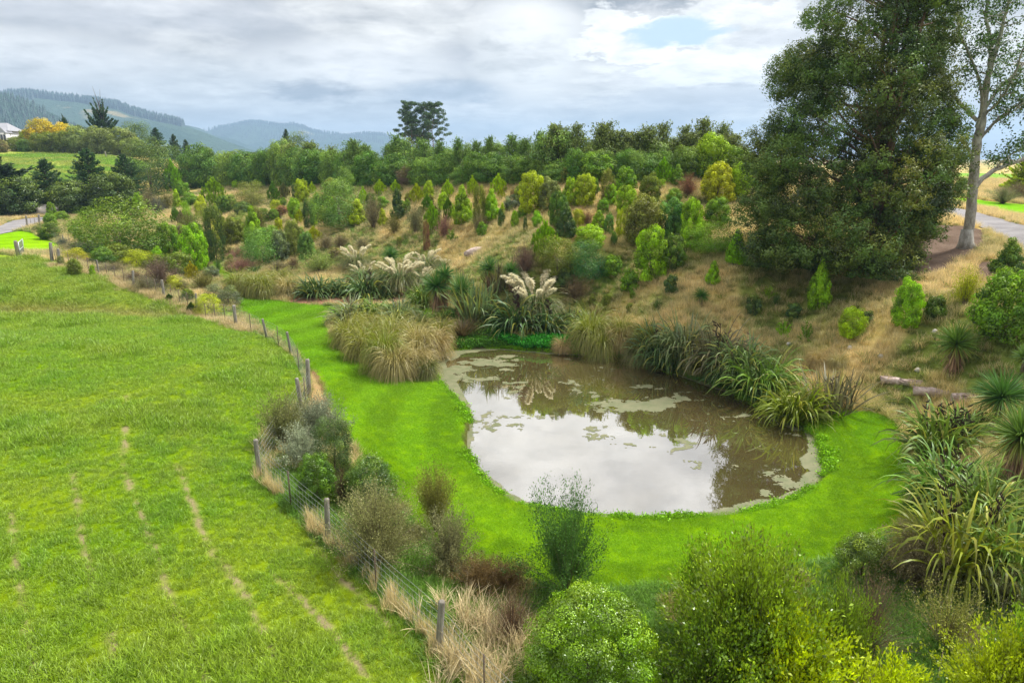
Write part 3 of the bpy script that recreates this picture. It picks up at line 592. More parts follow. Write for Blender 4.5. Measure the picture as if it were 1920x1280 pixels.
def flax_mesh(name, n=290, L=1.0, W=.043, mat=None, upright=.0, drop=1.15):
    a = rng.random(n) * 6.283; e0 = np.clip(rng.normal(1.08 + upright * .25, .32, n), .3, 1.52); ln = L * rng.uniform(.65, 1.1, n)
    dr = np.clip(rng.normal((1.6 - upright) * drop, .6, n), .05, 3.0); a2 = rng.random(n) * 6.283; q2 = np.sqrt(rng.random(n)) * .34 * L; base = np.c_[np.cos(a2) * q2, np.sin(a2) * q2, np.zeros(n)]; a = np.where(rng.random(n) < .6, a2, a)
    V, F, t, id_ = strips(base, a + rng.normal(0, .3, n), ln, W * rng.uniform(.7, 1.2, n), e0, dr, 7, 1.9, 3.0, .55)
    V[:, 2] = np.maximum(V[:, 2], .01); vb = np.clip(rng.normal(.5, .22, n), 0, 1)
    hh = np.clip((rng.random(n) > .85)[id_] * .7 + (t > .9) * .5, 0, 1)
    return make_mesh(name, V, F, {"v": np.clip(vb[id_] + t * .12, 0, 1), "h": hh}, mats=[mat or M_FLAX])
def cordy_mesh(name, n=420, W=.035, down=True):
    """ball of stiff sword leaves, radius 1, centre at origin"""
    z = rng.uniform(-.75 if down else -.35, 1, n); a = rng.random(n) * 6.283; e0 = np.arcsin(z); L = rng.uniform(.8, 1.05, n)
    V, F, t, id_ = strips(np.zeros((n, 3)), a, L, W * rng.uniform(.8, 1.2, n), e0 + .12, np.clip(rng.normal(.30, .25, n), -.05, 1.0) * (1.15 - z * .7), 5, 2.0, 2.5, .8)
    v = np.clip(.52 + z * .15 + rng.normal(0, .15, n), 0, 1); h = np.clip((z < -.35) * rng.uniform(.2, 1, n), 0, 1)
    return make_mesh(name, V, F, {"v": v[id_], "h": np.clip(h[id_] + (t > .85) * .2, 0, 1)}, mats=[M_FLAX])
def skirt_mesh(name, n=240):
    """dead leaves hanging round the stem: unit height, hangs from 1 to 0"""
    a = rng.random(n) * 6.283; z = rng.uniform(.45, 1.05, n); L = rng.uniform(.4, .85, n)
    V, F, t, id_ = strips(np.c_[np.cos(a) * .10, np.sin(a) * .10, z], a + rng.normal(0, .3, n), L, np.full(n, .05), rng.uniform(-.9, .1, n), rng.uniform(.6, 1.3, n), 5, .8, 3, .6)
    V[:, 2] = np.maximum(V[:, 2], .0); return make_mesh(name, V, F, {"v": rng.random(n)[id_]}, mats=[M_DEAD])
def tussock_mesh(name, n=1100, W=.012, drop=1.12, tipstart=.35):
    a = rng.random(n) * 6.283; e0 = np.clip(rng.normal(1.2, .22, n), .5, 1.55); L = rng.uniform(.75, 1.25, n)
    q = rng.random(n) * .12; V, F, t, id_ = strips(np.c_[np.cos(a) * q, np.sin(a) * q, np.zeros(n)], a + rng.normal(0, .25, n), L, W * rng.uniform(.7, 1.3, n), e0, np.clip(rng.normal(2.1, .4, n), .5, 3.0) * drop, 7, 1.25, 3, .4)
    V[:, 2] = np.maximum(V[:, 2], .01); dead = (rng.random(n) > .6)[id_]
    return make_mesh(name, V, F, {"v": np.clip(rng.normal(.5, .2, n), 0, 1)[id_], "h": np.clip(sstep(tipstart + .2, 1, t) * .58 + dead * .18, 0, 1)}, mats=[M_TUSS])
def plume_mesh(name, n=330):
    """one drooping feathery seed head on a long stalk, height 1"""
    t = np.linspace(0, 1, 9); cx, cz = .17 * np.maximum(0, t - .45) ** 1.6 * 4, t - .35 * np.maximum(0, t - .72) ** 1.3
    u = rng.uniform(.60, 1, n); bx, bz = np.interp(u, t, cx), np.interp(u, t, cz); a = rng.random(n) * 6.283; wf = .05 + .0 * u
    V, F, tt, id_ = strips(np.c_[bx, np.zeros(n), bz] + rng.normal(0, .006, (n, 3)), a, rng.uniform(.04, .10, n) * np.sin(np.clip((u - .55) / .5, 0.15, 1) * 2.6), np.full(n, .018), rng.uniform(.3, 1.35, n), rng.uniform(.6, 2.0, n), 3, 1, 3, 1.0)
    mb = MB(); mb.tube(np.c_[cx, 0 * cx, cz], [.006] * 9, 4, .4, cap=False); mb.add(V, F, np.clip(rng.normal(.55, .2, n), 0, 1)[id_]); return mb.mesh(name, M_PLUME)
def seedstalk_mesh(name):
    """flax flower stalk: dark jointed stem with upright pods near the top, height 1"""
    mb = MB(); bend = rng.uniform(-.15, .25); P = np.array([(bend * s * s, .03 * math.sin(s * 3), s) for s in np.linspace(0, 1, 8)]); mb.tube(P, np.linspace(.011, .004, 8), 4)
    for s in np.linspace(.5, .97, 9):
        b = np.array([bend * s * s, .03 * math.sin(s * 3), s]); sgn = rng.choice([-1, 1]); a = rng.random() * 6.28
        for q in range(4):
            d = np.array([math.cos(a) * .05 * (q + 1) / 2, math.sin(a) * .05 * (q + 1) / 2, .012 * (q + 1)]); mb.tube([b + d * .6, b + d + [0, 0, .02], b + d + [0, 0, .05]], [.003, .010, .003], 4, cap=False)
    return mb.mesh(name, M_DEAD)

# ------------------------------------------------------------ shared meshes of each kind (several variants each)
VAR = {}
def variants(kind, fn, n): VAR[kind] = [fn() for _ in range(n)]
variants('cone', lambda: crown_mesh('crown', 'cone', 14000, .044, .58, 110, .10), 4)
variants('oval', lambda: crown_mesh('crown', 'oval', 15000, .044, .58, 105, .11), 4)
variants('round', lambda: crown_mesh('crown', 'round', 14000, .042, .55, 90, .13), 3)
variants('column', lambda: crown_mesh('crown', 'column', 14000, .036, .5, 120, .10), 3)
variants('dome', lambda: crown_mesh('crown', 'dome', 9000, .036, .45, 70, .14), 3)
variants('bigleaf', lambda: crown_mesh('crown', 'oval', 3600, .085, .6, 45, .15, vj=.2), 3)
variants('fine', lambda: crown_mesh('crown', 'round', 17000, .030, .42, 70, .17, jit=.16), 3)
variants('feather', lambda: feather_mesh('crown'), 4)
variants('wispy', lambda: wispy_mesh('crown', 7500, 170, .034), 4)
variants('sparse', lambda: wispy_mesh('crown', 700, 26, .09, .42, .35, .6), 3)
variants('bush', lambda: wispy_mesh('crown', 12000, 260, .028, .5, .42), 3)
variants('layered', lambda: conifer_mesh('crown', wide=.46), 3)
variants('pine', lambda: conifer_mesh('crown', 80, 14000, wide=.5, leaf=.045, tip_up=.7), 2)
variants('flax', lambda: flax_mesh('leaves'), 4)
variants('flax_up', lambda: flax_mesh('leaves', 130, upright=.8, drop=.55), 3)
variants('tussock', lambda: tussock_mesh('blades'), 4)
variants('reed', lambda: tussock_mesh('blades', 500, .012, .25), 2)
VAR['stem'] = [stem_mesh() for _ in range(3)]
VAR['plume'] = [plume_mesh('plume') for _ in range(4)]; VAR['cordy'] = [cordy_mesh('crown') for _ in range(3)]; VAR['skirt'] = [skirt_mesh('dead_leaves') for _ in range(2)]
VAR['stalk'] = [seedstalk_mesh('flower_stalk') for _ in range(4)]
PAL = dict(lime=(.27, .47, .012), bright=(.175, .37, .012), mid=(.085, .22, .016), dark=(.045, .13, .018), deep=(.028, .085, .030), teal=(.012, .115, .045), pine=(.026, .075, .026),
    blue=(.085, .14, .10), slate=(.09, .13, .115), silver=(.19, .24, .16), olive=(.12, .145, .04), sage=(.13, .19, .075), brown=(.16, .12, .055), khaki=(.20, .185, .085), rust=(.22, .11, .06), purple=(.17, .10, .08),
    pink=(.30, .17, .12), yellow=(.34, .33, .02), gold=(.50, .38, .02), ygreen=(.30, .40, .02), cool=(.075, .20, .05), pale=(.20, .30, .09), moss=(.09, .14, .02),
    flax=(.09, .20, .035), flaxd=(.045, .115, .035), flaxs=(.13, .21, .10), flaxp=(.13, .15, .09), flaxy=(.13, .21, .02), tuss=(.17, .24, .02), straw=(.38, .31, .10))
NAMES = dict(cone='young_tree', oval='young_tree', round='shrub', column='columnar_tree', dome='shrub', bigleaf='young_tree', fine='shrub', feather='young_tree', wispy='shrub', sparse='sapling', bush='shrub', layered='conifer_tree', pine='pine_tree',
    flax='flax_bush', flax_up='flax_bush', tussock='tussock', reed='reed_clump')
CATS = dict(young_tree='tree', shrub='shrub', columnar_tree='tree', sapling='sapling', conifer_tree='conifer', pine_tree='pine', flax_bush='flax', tussock='tussock', reed_clump='reeds')
_vi = {}
def pick(kind): _vi[kind] = _vi.get(kind, -1) + 1; return VAR[kind][_vi[kind] % len(VAR[kind])]
def metres(px, py, ptop, wpx, y):
    """height and width in metres of something whose foot is at (px,py), distance y"""
    z0 = CAM_H - y * tan_dep(py); z1 = CAM_H - y * tan_dep(ptop); dep = y * math.cos(PITCH) + (CAM_H - z0) * math.sin(PITCH)
    return z1 - z0, wpx * dep / FOC
def warm(c):
    return (c[0] * 1.14 + .008, c[1] * 1.02, c[2] * .8) if c[1] > c[0] * 1.15 else c
def put(px, py, ptop, wpx, kind, color, label, group=None, name=None, cat=None, dy=0.0):
    x, y, z = [float(v[0]) for v in ground(px, py)]; h, w_ = metres(px, py, ptop, wpx, y)
    if dy: y += dy; x *= y / (y - dy); z = float(height(x, y)[0])
    nm = name or NAMES[kind]; root = empty(nm, (x, y, z), rng.random() * 6.28); tag(root, label, cat or CATS.get(nm, 'plant'), group)
    c = PAL[color] if isinstance(color, str) else color; c = tuple(k * rng.uniform(.93, 1.07) for k in warm(c))
    m_ = pick(kind); ws = w_
    if kind in ('flax', 'flax_up'): ws = w_ / (1.35 if kind == 'flax' else .95); h = h / (.86 if kind == 'flax' else .95)
    if kind in ('tussock', 'reed'): ws = w_ / (1.25 if kind == 'tussock' else .7); h = h / (.50 if kind == 'tussock' else .95)
    if kind in ('wispy', 'bush', 'sparse'): h *= 1.15; ws *= 1.22
    if kind not in ('flax', 'flax_up', 'tussock', 'reed'): ws *= 1.15 if kind == 'feather' else 1.0; h *= 1.04
    if kind in ('layered', 'pine'): ws *= 1.15
    if isinstance(m_, tuple):
        o = link('crown', m_[0], root, c); s_ = link('trunk' if kind in ('layered', 'pine') else 'stems', m_[1], root)
    else:
        o = link(m_.name.split('.')[0], m_, root, c); s_ = None
        if kind not in ('flax', 'flax_up', 'tussock', 'reed'): s_ = link('trunk', pick('stem'), root)
    for q in (o, s_):
        if q is not None: q.scale = (ws, ws, h)
    if kind not in ('flax', 'flax_up', 'tussock', 'reed', 'wispy', 'sparse', 'bush', 'layered', 'pine'): o.location.z = .04 * h
    return root
# ------------------------------------------------------------ the planting: foot x, foot y, top y, width (photo pixels) | kind | colour | label
TOP = "young trees in the row below the long hedge"; SL = "young trees on the dry slope"; LF = "shrubs along the fence"; MID = "shrubs around the far pond"
TABLE = """
713 366 340 22 feather lime|first bright lime feathery young tree left of centre below the long hedge
742 363 341 18 feather lime|second lime feathery young tree below the long hedge, smaller than its neighbours
782 382 348 26 feather ygreen|yellow green feathery young tree leaning forward below the hedge
840 373 341 22 feather lime|lime plume-shaped young tree standing alone before straw grass under the hedge
886 368 334 20 feather lime|narrow lime young tree just left of the widest lime plume tree
934 365 331 28 feather lime|widest lime plume-shaped tree in the row under the hedge
940 376 354 14 feather ygreen|small yellow green tree at the foot of the widest lime plume tree
1083 340 308 30 feather lime|tallest lime feathery tree standing against the dark hedge
1024 346 326 18 feather bright|small green feathery tree behind the tall pale oval tree
586 366 344 14 feather lime|small lime feathery tree at the left end of the hedge row
557 352 333 16 feather lime|smallest lime tree near the left end of the hedge row
1243 346 301 33 feather bright|broad bright green plume tree high on the slope near the hedge end
1275 326 301 20 feather bright|small bright tree peeping behind the broad plume tree by the hedge
442 355 340 14 round lime|little lime ball shrub at the hedge foot, far left of the slope
484 354 338 14 round lime|second little lime ball shrub at the hedge foot
568 382 341 24 oval ygreen|yellow tipped oval young tree beside a small dark tree
554 373 348 12 column deep|small dark column tree beside the yellow tipped oval tree
514 382 346 21 feather mid|soft mid green tree on the straw bank left of the willow bush
532 390 372 12 round mid|small green ball shrub left of the rust brown shrub
553 412 375 20 oval bright|bright green oval tree above a yellow green bush
563 421 395 18 feather ygreen|yellow green bush below the bright oval tree
580 430 378 19 column deep|dark blue green column tree left of the big willow bush
531 406 388 26 round rust|rust brown rounded shrub among green saplings
515 414 394 16 round mid|round green sapling left of the rust brown shrub
637 427 350 82 fine cool|big soft blue green willow-like bush in the middle of the slope
646 372 322 34 fine cool|blue green spire tree rising behind the big willow bush
672 422 378 35 cone ygreen|yellow green cone tree right of the big willow bush
682 385 354 16 feather lime|lime slip of a tree touching the willow bush on its right
700 430 371 26 wispy khaki|wispy grey brown cone shrub between the yellow cone and dark trees
717 394 372 20 bigleaf mid|leaning two-lump green sapling on straw grass
747 415 358 27 cone deep|dark blue green cone tree near the centre of the slope
740 441 404 22 wispy olive|wispy olive shrub at the foot of the dark blue green cone
763 405 378 15 oval mid|thin green oval sapling right of the dark cone
780 438 386 28 wispy khaki|wispy brown green shrub left of the leaf green oval tree
802 398 368 20 feather mid|soft green feather tree above the leaf green oval tree
811 436 386 28 feather bright|leaf green soft oval tree beside the pinkish shrub
831 395 365 18 oval lime|yellowish slip of a tree behind the green cones
841 416 374 22 feather mid|grey green feather tree left of the big green cone
833 446 405 19 wispy pink|pinkish red wispy shrub at the foot of the green trees
867 423 356 38 cone bright|large bright green cone tree, left one of the two green cones
899 432 356 22 column moss|slender olive spire between the two green cones
899 440 400 20 wispy khaki|brownish wispy shrub at the foot of the olive spire
904 443 420 17 bigleaf mid|small leafy green sapling under the olive spire
922 416 363 35 cone bright|smaller bright green cone tree, right one of the two green cones
940 428 396 11 bigleaf deep|thin dark sapling on straw right of the green cones
961 398 368 27 round slate|grey blue ball shrub on straw below the hedge
961 372 357 10 round rust|tiny rust red shrub above the grey blue ball
966 429 407 14 round bright|small bright ball sapling on straw near the slope centre
997 403 331 42 oval ygreen|tall pale yellow green oval tree, tallest of the upper middle
981 412 388 19 oval mid|small mid green tree at the foot of the tall pale oval
1007 427 398 17 round bright|small bright round-headed sapling on a thin stem
985 433 410 7 bigleaf deep|very thin dark sapling on the open straw
1030 396 341 38 oval sage|sage green oval tree right of the tall pale oval
1059 351 318 14 column olive|thin olive column close under the hedge
1072 388 340 30 oval bright|bright broad sapling touching the pale dome tree
1097 388 333 36 oval ygreen|pale dome-topped oval tree with grey green foot
1046 428 365 30 oval dark|dark lumpy tree above the bluish cone
1060 447 386 38 cone deep|bluish dark cone tree right of the open straw
1122 432 397 31 cone bright|bright squat cone tree on straw in mid slope
1131 403 376 20 oval mid|small oval tree above the bright squat cone
1101 425 396 17 wispy rust|red brown wispy shrub beside the bright squat cone
1022 482 422 48 feather bright|bright green feathery clump above the dark lump of shrubs
1045 514 455 76 fine moss|broad mossy green mound in front of the feathery clump
1098 524 462 64 fine teal|deep teal green round shrub, the bluest on the slope
1103 466 428 52 round bright|flat-topped leafy shrub above the teal shrub
1058 545 500 34 cone deep|dark blue green tree at the left foot of the teal shrub
984 514 462 32 bush purple|purple brown twiggy shrub by the plumes
1078 560 520 42 bush brown|dark brown twiggy mound below the teal shrub
800 472 419 12 column rust|thin rust brown dead conifer above the cream plumes
749 466 446 9 column olive|tiny dark spire near the cream plumes
848 454 432 14 sparse mid|small sparse sapling on the straw above the spiky palms
1172 371 320 36 oval mid|mid green oval tree under the hedge right of the brown column
1138 386 325 24 column olive|brown green column tree right of the pale dome tree
1144 388 350 22 oval bright|bright small oval at the foot of the brown green column
1173 404 353 33 oval bright|bright dome tree above the olive broad shrub
1163 446 398 16 column ygreen|yellow column sapling with brown foot on the slope
1218 382 332 36 oval moss|mossy oval tree above the olive broad shrub, near the hedge
1240 354 338 15 round bright|little round bright shrub below the broad plume tree
1270 349 314 27 cone mid|mid green cone tree under the hedge end
1290 368 330 25 bush rust|dark rust twiggy shrub near the hedge end
1263 384 356 25 round mid|round green tree between the mossy oval and the rust shrub
1344 381 314 53 oval ygreen|biggest yellow green dome tree left of the giant gum
1342 426 376 44 oval mid|green oval directly below the biggest yellow green dome
1385 374 312 42 oval bright|lumpy green tree touching the giant gum's left edge
1207 460 378 66 round olive|olive grey broad ovoid tree in the middle right of the slope
1258 448 382 46 oval cool|cool green oval tree right of the olive ovoid
1296 467 384 40 oval bright|bright topped oval tree with dark foot near the gum
1335 476 425 82 fine mid|wide soft green bank of shrub left of the gum
1219 526 435 55 oval bright|tall bright-topped oval tree above the pond's right bank
1259 510 446 42 oval dark|dark green tree leaning on the bright-topped oval
1379 496 436 37 cone bright|vivid yellow green cone tree at the gum's lower left
1179 547 510 34 bigleaf mid|mid green leafy sapling left of the bright-topped oval
1148 517 484 31 bigleaf mid|small leafy sapling right of the teal shrub
1258 552 520 24 bigleaf deep|small blue green leafy sapling on straw below the dark tree
1336 534 492 25 cone bright|small vivid cone sapling above the little spiky palm
1412 590 558 24 bigleaf deep|sparse blue green sapling in straw above the right bank flax
1532 584 496 40 cone bright|tall slim vivid cone tree in front of the gum's base
1596 633 583 43 round lime|lime round sapling on the straw slope under the gum
1696 614 534 47 oval bright|bright oval tree on the straw slope right of the lime sapling
1808 572 507 36 wispy ygreen|yellow green wispy cone near the mulch bank
1886 521 456 58 cone dark|dark green cone bush beside the right road
1880 641 525 102 oval mid|big dark leafy rounded tree at the right edge of the frame
1750 600 560 30 bigleaf dark|small dark leafy sapling left of the big right edge tree
1486 597 572 24 bigleaf deep|small blue sapling in straw right of the sparse one
1467 634 604 22 sparse bright|small sparse green sapling in straw above the log bank
1625 607 586 24 bigleaf deep|low dark leafy sapling right of the lime round sapling
1560 510 466 36 fine moss|grey green sucker shrub at the gum's lower edge
1510 640 610 20 sparse mid|thin weedy sapling right of the flax bank
1440 560 540 18 sparse bright|little weed sapling low in the straw
1650 520 498 26 sparse moss|scrubby twig plant in the gum's shade
245 388 354 25 feather mid|soft green tree in front of the dark left conifers
228 392 366 18 oval bright|small bright oval left of the soft green tree
333 391 358 17 cone lime|vivid yellow cone tree on the left of the slope
327 362 308 30 feather bright|tall light feather tree above the left saplings
312 395 362 22 wispy olive|olive wispy sapling left of the vivid yellow cone
283 398 356 22 wispy khaki|brownish wispy sapling among the left trees
262 396 364 18 oval bright|little bright oval in the left tree cluster
297 404 370 17 wispy slate|grey wispy sapling in the left tree cluster
345 372 344 20 oval mid|small green tree beside the tall light feather tree
357 386 362 27 round mid|round green shrub right of the vivid yellow cone
403 388 338 42 feather bright|wide bright feathery tree at the upper left of the slope
472 390 348 52 fine olive|broad olive soft bush on the upper left slope
420 404 372 24 oval dark|dark leafy tree below the wide feathery tree
455 407 382 32 round deep|dark round shrub on the straw left of the saplings
512 414 396 18 round dark|small dark shrub on straw beside the rust shrub
210 402 380 24 round olive|olive round shrub at the foot of the left conifers
185 400 384 26 round mid|green low shrub at the end of the conifer row
60 402 364 30 wispy khaki|brown wispy tree before the black pines at the left edge
255 412 392 22 wispy brown|brown wispy shrub above the willow thicket
150 404 388 30 round dark|dark shrub behind the road fence
115 416 398 26 round mid|mid green shrub by the road fence
228 487 390 136 fine dark|huge soft green willow thicket left of the column tree
172 466 404 54 fine mid|left shoulder of the willow thicket, paler green
318 485 424 34 oval mid|leaf green oval tree at the right end of the willow thicket
367 512 429 44 oval bright|bright leaf green oval tree with dark foot left of the dark column
407 493 395 33 column deep|tall very dark column tree beside the grass track
439 461 414 37 oval moss|yellowish green oval tree right of the dark column
478 466 392 35 cone bright|bright cone tree with pointed top right of the moss oval
495 496 436 74 fine cool|soft mint green round bush below the pointed cone
553 483 421 28 column olive|speckled olive column tree right of the mint bush
576 491 441 27 oval cool|silvery bright small oval tree near the far pond
589 456 428 28 feather ygreen|yellow green feathery bush above the silvery oval
528 494 438 30 oval slate|slate green tree behind the mint bush
600 512 474 46 wispy pale|pale green wispy shrub by the far pond's plumes
630 490 468 26 round brown|dark brown ball shrub near the plumes
612 470 440 26 wispy khaki|brown wispy shrub left of the cream plumes
140 492 469 46 dome yellow|yellow topped low shrub beside the netting fence
333 518 479 54 round moss|mossy round shrub left of the bright oval tree
303 542 488 40 bush purple|purple brown twiggy bush on the fence line
361 527 494 24 feather yellow|yellow gold feathery cone shrub by the fence line
398 522 501 24 round slate|small slate ball shrub by the grass track
327 547 519 34 dome yellow|yellow green low bush on the left fence line
383 546 511 32 wispy olive|dark olive wispy shrub left of the track
402 562 535 34 dome slate|grey blue shrub behind the slate dome
430 573 541 42 dome slate|slate blue dome shrub at the paddock corner
354 563 544 23 round moss|small yellow olive ball on the fence line
392 587 554 46 dome ygreen|yellow green sprawling shrub at the paddock corner
455 509 484 36 bush pink|pinkish brown twiggy mound beside the track bend
448 486 466 26 bush pink|pink brown brush behind the track bend
522 508 490 30 bush khaki|brown green mound behind the tussock bank
640 465 440 20 bush brown|brown twiggy shrub in the straw above the plumes
680 468 446 22 wispy khaki|brown wispy sapling above the left plumes
590 500 484 22 bush pink|pinkish low mound at the far pond's back
96 449 420 36 round dark|dark spiky shrub inside the road bend
96 424 402 20 oval mid|small green tree above the dark spiky shrub
70 436 424 14 round khaki|little grey weed mound by the netting
165 478 456 34 bush slate|grey twiggy mound before the willow thicket
192 500 468 40 round dark|dark green shrub below the willow thicket
222 499 463 52 round moss|olive soft shrub below the willow thicket
258 505 474 46 fine ygreen|yellowish olive bush right of the olive soft shrub
288 508 480 44 round moss|moss green shrub beside the purple twiggy bush
146 470 452 30 bush khaki|grey brown brush by the grey netting
118 462 446 20 bush slate|slate brush in the corner of the netting
210 512 492 44 bush khaki|brown dry bramble along the upper fence
250 528 508 34 bush brown|brown bramble near the dark leaning post
274 545 520 36 bush khaki|grey bramble before the purple twiggy bush
180 498 482 30 bush pink|pinkish dry bramble by the netting fence
340 548 528 22 round brown|tiny brown ball on the fence line
360 585 568 16 feather dark|tiny dark tuft by the paddock corner
318 566 552 14 feather dark|tiny dark spiky tuft in the paddock edge
"""
for ln in TABLE.strip().splitlines():
    a, lab = ln.split('|'); px, py, pt, wd, kind, colr = a.split(); px, py, pt, wd = map(float, (px, py, pt, wd))
    put(px, py, pt, wd, kind, colr, lab, TOP if py < 370 and px > 430 else SL if px > 430 and py < 640 else LF)
# saplings and shrubs filling the gaps of the planting, each described by its own look and its nearest described neighbour
ROWS = []
for ln in TABLE.strip().splitlines():
    a, lab = ln.split('|'); v = a.split(); ROWS.append((float(v[0]), float(v[1]), lab, float(v[3]), float(v[2])))
def short(l):
    for w_ in (' with ', ' in the ', ' on the ', ' beside ', ' behind ', ' left of', ' right of', ' below ', ' above ', ' under ', ' at the ', ' near ', ' by ', ' before ', ' against ', ' touching ', ' alone', ' standing', ' between', ' peeping', ' high ', ' close ', ' just ', ' directly ', ' leaning', ' hidden', ' low in', ' along', ' inside', ' from', ' rising', ', ', ' over '):
        l = l.split(w_)[0]
    return l
SHAPE = dict(cone='cone shaped sapling', oval='oval young tree', round='ball shrub', feather='feathery sapling', wispy='wispy shrub', bush='twiggy mound', column='slim column tree', fine='soft mound', bigleaf='leafy sapling')
CNAME = dict(lime='lime', bright='bright green', mid='mid green', dark='dark green', deep='blackish green', moss='mossy', olive='olive', ygreen='yellow green', khaki='grey brown', brown='brown', cool='cool green', sage='sage green', rust='rust', slate='slate', pale='pale green')
USED = set(); NF = 0
for region, cnt, hs, kinds, cols_ in [
    ((330, 700, 392, 470), 44, (24, 44), ('oval', 'round', 'feather', 'fine', 'wispy', 'bush', 'column'), ('bright', 'mid', 'moss', 'olive', 'khaki', 'dark', 'pale', 'ygreen')),
    ((500, 980, 372, 432), 22, (18, 36), ('cone', 'oval', 'feather', 'wispy', 'round'), ('bright', 'mid', 'moss', 'ygreen', 'olive', 'lime')),
    ((990, 1390, 352, 470), 24, (20, 40), ('cone', 'oval', 'round', 'feather', 'column', 'fine'), ('bright', 'mid', 'dark', 'moss', 'cool', 'sage', 'ygreen')),
    ((380, 640, 455, 512), 16, (18, 34), ('bush', 'round', 'wispy', 'fine'), ('khaki', 'pale', 'moss', 'brown', 'cool')),
    ((1100, 1900, 540, 650), 16, (12, 22), ('bigleaf', 'wispy', 'round'), ('mid', 'dark', 'moss', 'khaki')),
    ((110, 350, 470, 520), 14, (18, 32), ('bush', 'round', 'wispy'), ('moss', 'khaki', 'olive', 'bright', 'brown')),
    ((60, 340, 385, 420), 12, (18, 34), ('oval', 'round', 'feather'), ('mid', 'moss', 'dark', 'bright'))]:
    k = 0; tries = 0
    while k < cnt and tries < 4000:
        tries += 1; px = rng.uniform(region[0], region[1]); py = rng.uniform(region[2], region[3]); hp = rng.uniform(*hs); wd = hp * rng.uniform(.45, .8); kind = kinds[rng.integers(len(kinds))]; cl_ = cols_[rng.integers(len(cols_))]
        if 840 < px < 1010 and py > 436: continue
        d, bx_, by_, bl = min((math.hypot(q[0] - px, (q[1] - py) * 1.6), q[0], q[1], q[2]) for q in ROWS)
        if any(abs(q[0] - px) < .5 * (q[3] + wd) * .8 and py > q[1] - 3 and py - hp < q[1] - 5 for q in ROWS): continue
        if d < 11 or (600 < px < 700 and py > 430): continue
        sz = 'small' if hp < (hs[0] + hs[1]) / 2 else 'tall' if kind in ('column', 'feather', 'oval', 'cone') else 'broad'
        side = ('just left of' if px < bx_ - 5 else 'just right of' if px > bx_ + 5 else 'in front of' if py > by_ else 'behind')
        lab = f"{sz} {CNAME[cl_]} {SHAPE[kind]} {side} the {short(bl)}"
        if lab in USED or len(lab.split()) > 16: continue
        USED.add(lab); ROWS.append((px, py, bl, wd * .4, py - hp * .5)); k += 1
        put(px, py, py - hp, wd, kind, cl_, lab, 'young planting filling the slope')
# conifers at the left and on the hill
for px, py, pt, wd, kind, colr, lab in [
    (18,406,304,150,'pine','pine','black green pine mass cut by the left edge'), (97,397,303,104,'layered','deep','cypress with drooping tiers right of the black pines'),
    (178,394,285,118,'layered','deep','tallest tiered cypress standing before the bright hill pasture'), (243,386,294,96,'layered','deep','tiered cypress at the right end of the hill pasture'),
    (208,392,330,70,'layered','pine','dark low cypress between the two tiered ones'), (140,398,345,60,'layered','pine','dark low cypress left of the tallest cypress'),
    (285,366,280,80,'fine','deep','dark rounded macrocarpa behind the left saplings'), (320,352,282,70,'fine','deep','dusky grey green tree at the left end of the hedge'),
    (66,404,350,60,'pine','pine','low black pine beside the road'), (-60,408,300,120,'pine','pine','pine standing partly outside the left edge'), (42,406,338,74,'round','pine','dark rounded bush between the black pines and the cypress'), (132,402,346,76,'round','pine','dark rounded bush between the first two cypresses'), (214,399,334,80,'round','pine','dark rounded bush before the right end cypress')]:
    put(px, py, pt, wd, kind, colr, lab, 'dark conifers below the hill pasture')
for px, yy, pb, pt, wd, kind, colr, lab in [
    (200,185,292,189,84,'pine','pine','big dark pine with up-swept arms on the hilltop'), (126,200,268,216,30,'pine','deep','small dark pine behind the golden tree'),
    (82,190,280,224,50,'round','gold','golden autumn tree near the white house'), (118,191,282,234,46,'round','gold','low orange gold tree right of the golden one'), (54,188,281,246,26,'round','ygreen','yellow green shrub nearest the white house'),
    (75,183,283,250,30,'round','moss','mossy round tree below the golden tree'), (100,182,284,250,44,'round','moss','olive hedge tree under the gold crowns'), (125,181,286,248,40,'round','moss','olive round tree beside the hilltop rails'),
    (153,180,290,236,48,'round','sage','grey green round tree left of the big pine'), (190,178,294,241,50,'round','sage','domed pale green tree below the big pine'), (226,176,299,242,56,'round','sage','broad domed pale green tree at the pasture crest'),
    (252,174,301,258,40,'round','sage','small domed tree at the crest right end'), (262,186,300,234,56,'fine','deep','dark green macrocarpa right of the big pine'), (298,190,300,240,56,'layered','deep','dark cypress on the hilltop crest'),
    (330,192,302,252,40,'layered','pine','second dark cypress lower on the crest'), (352,190,304,262,34,'layered','pine','last dark cypress before the hedge'), (30,186,283,258,28,'round','moss','dark shrub at the white house wall'), (47,184,283,262,24,'round','dark','dark green bush beside the house shrub'),
    (540,215,300,243,44,'layered','pine','dark flat-topped cedar rising behind the hedge'), (560,215,300,255,50,'fine','deep','dark crown beside the cedar behind the hedge'), (276,186,300,272,40,'wispy','khaki','bare twiggy tree beside the pasture crest'), (5,180,286,262,20,'round','brown','brown bush under the house window')]:
    x, y, z0 = at_y(px, pb, yy); zg = float(height(x, y)[0]); h, w_ = metres(px, pb, pt, wd, yy); zt = CAM_H - yy * tan_dep(pt)
    root = empty(NAMES[kind], (x, y, zg), rng.random() * 6.28); tag(root, lab, CATS[NAMES[kind]], 'trees on the hilltop'); m_ = pick(kind)
    if not isinstance(m_, tuple): m_ = (m_, pick('stem'))
    for q, nm in ((m_[0], 'crown'), (m_[1], 'trunk')): o = link(nm, q, root, warm(PAL[colr])); o.scale = (w_, w_, max(1, zt - zg))
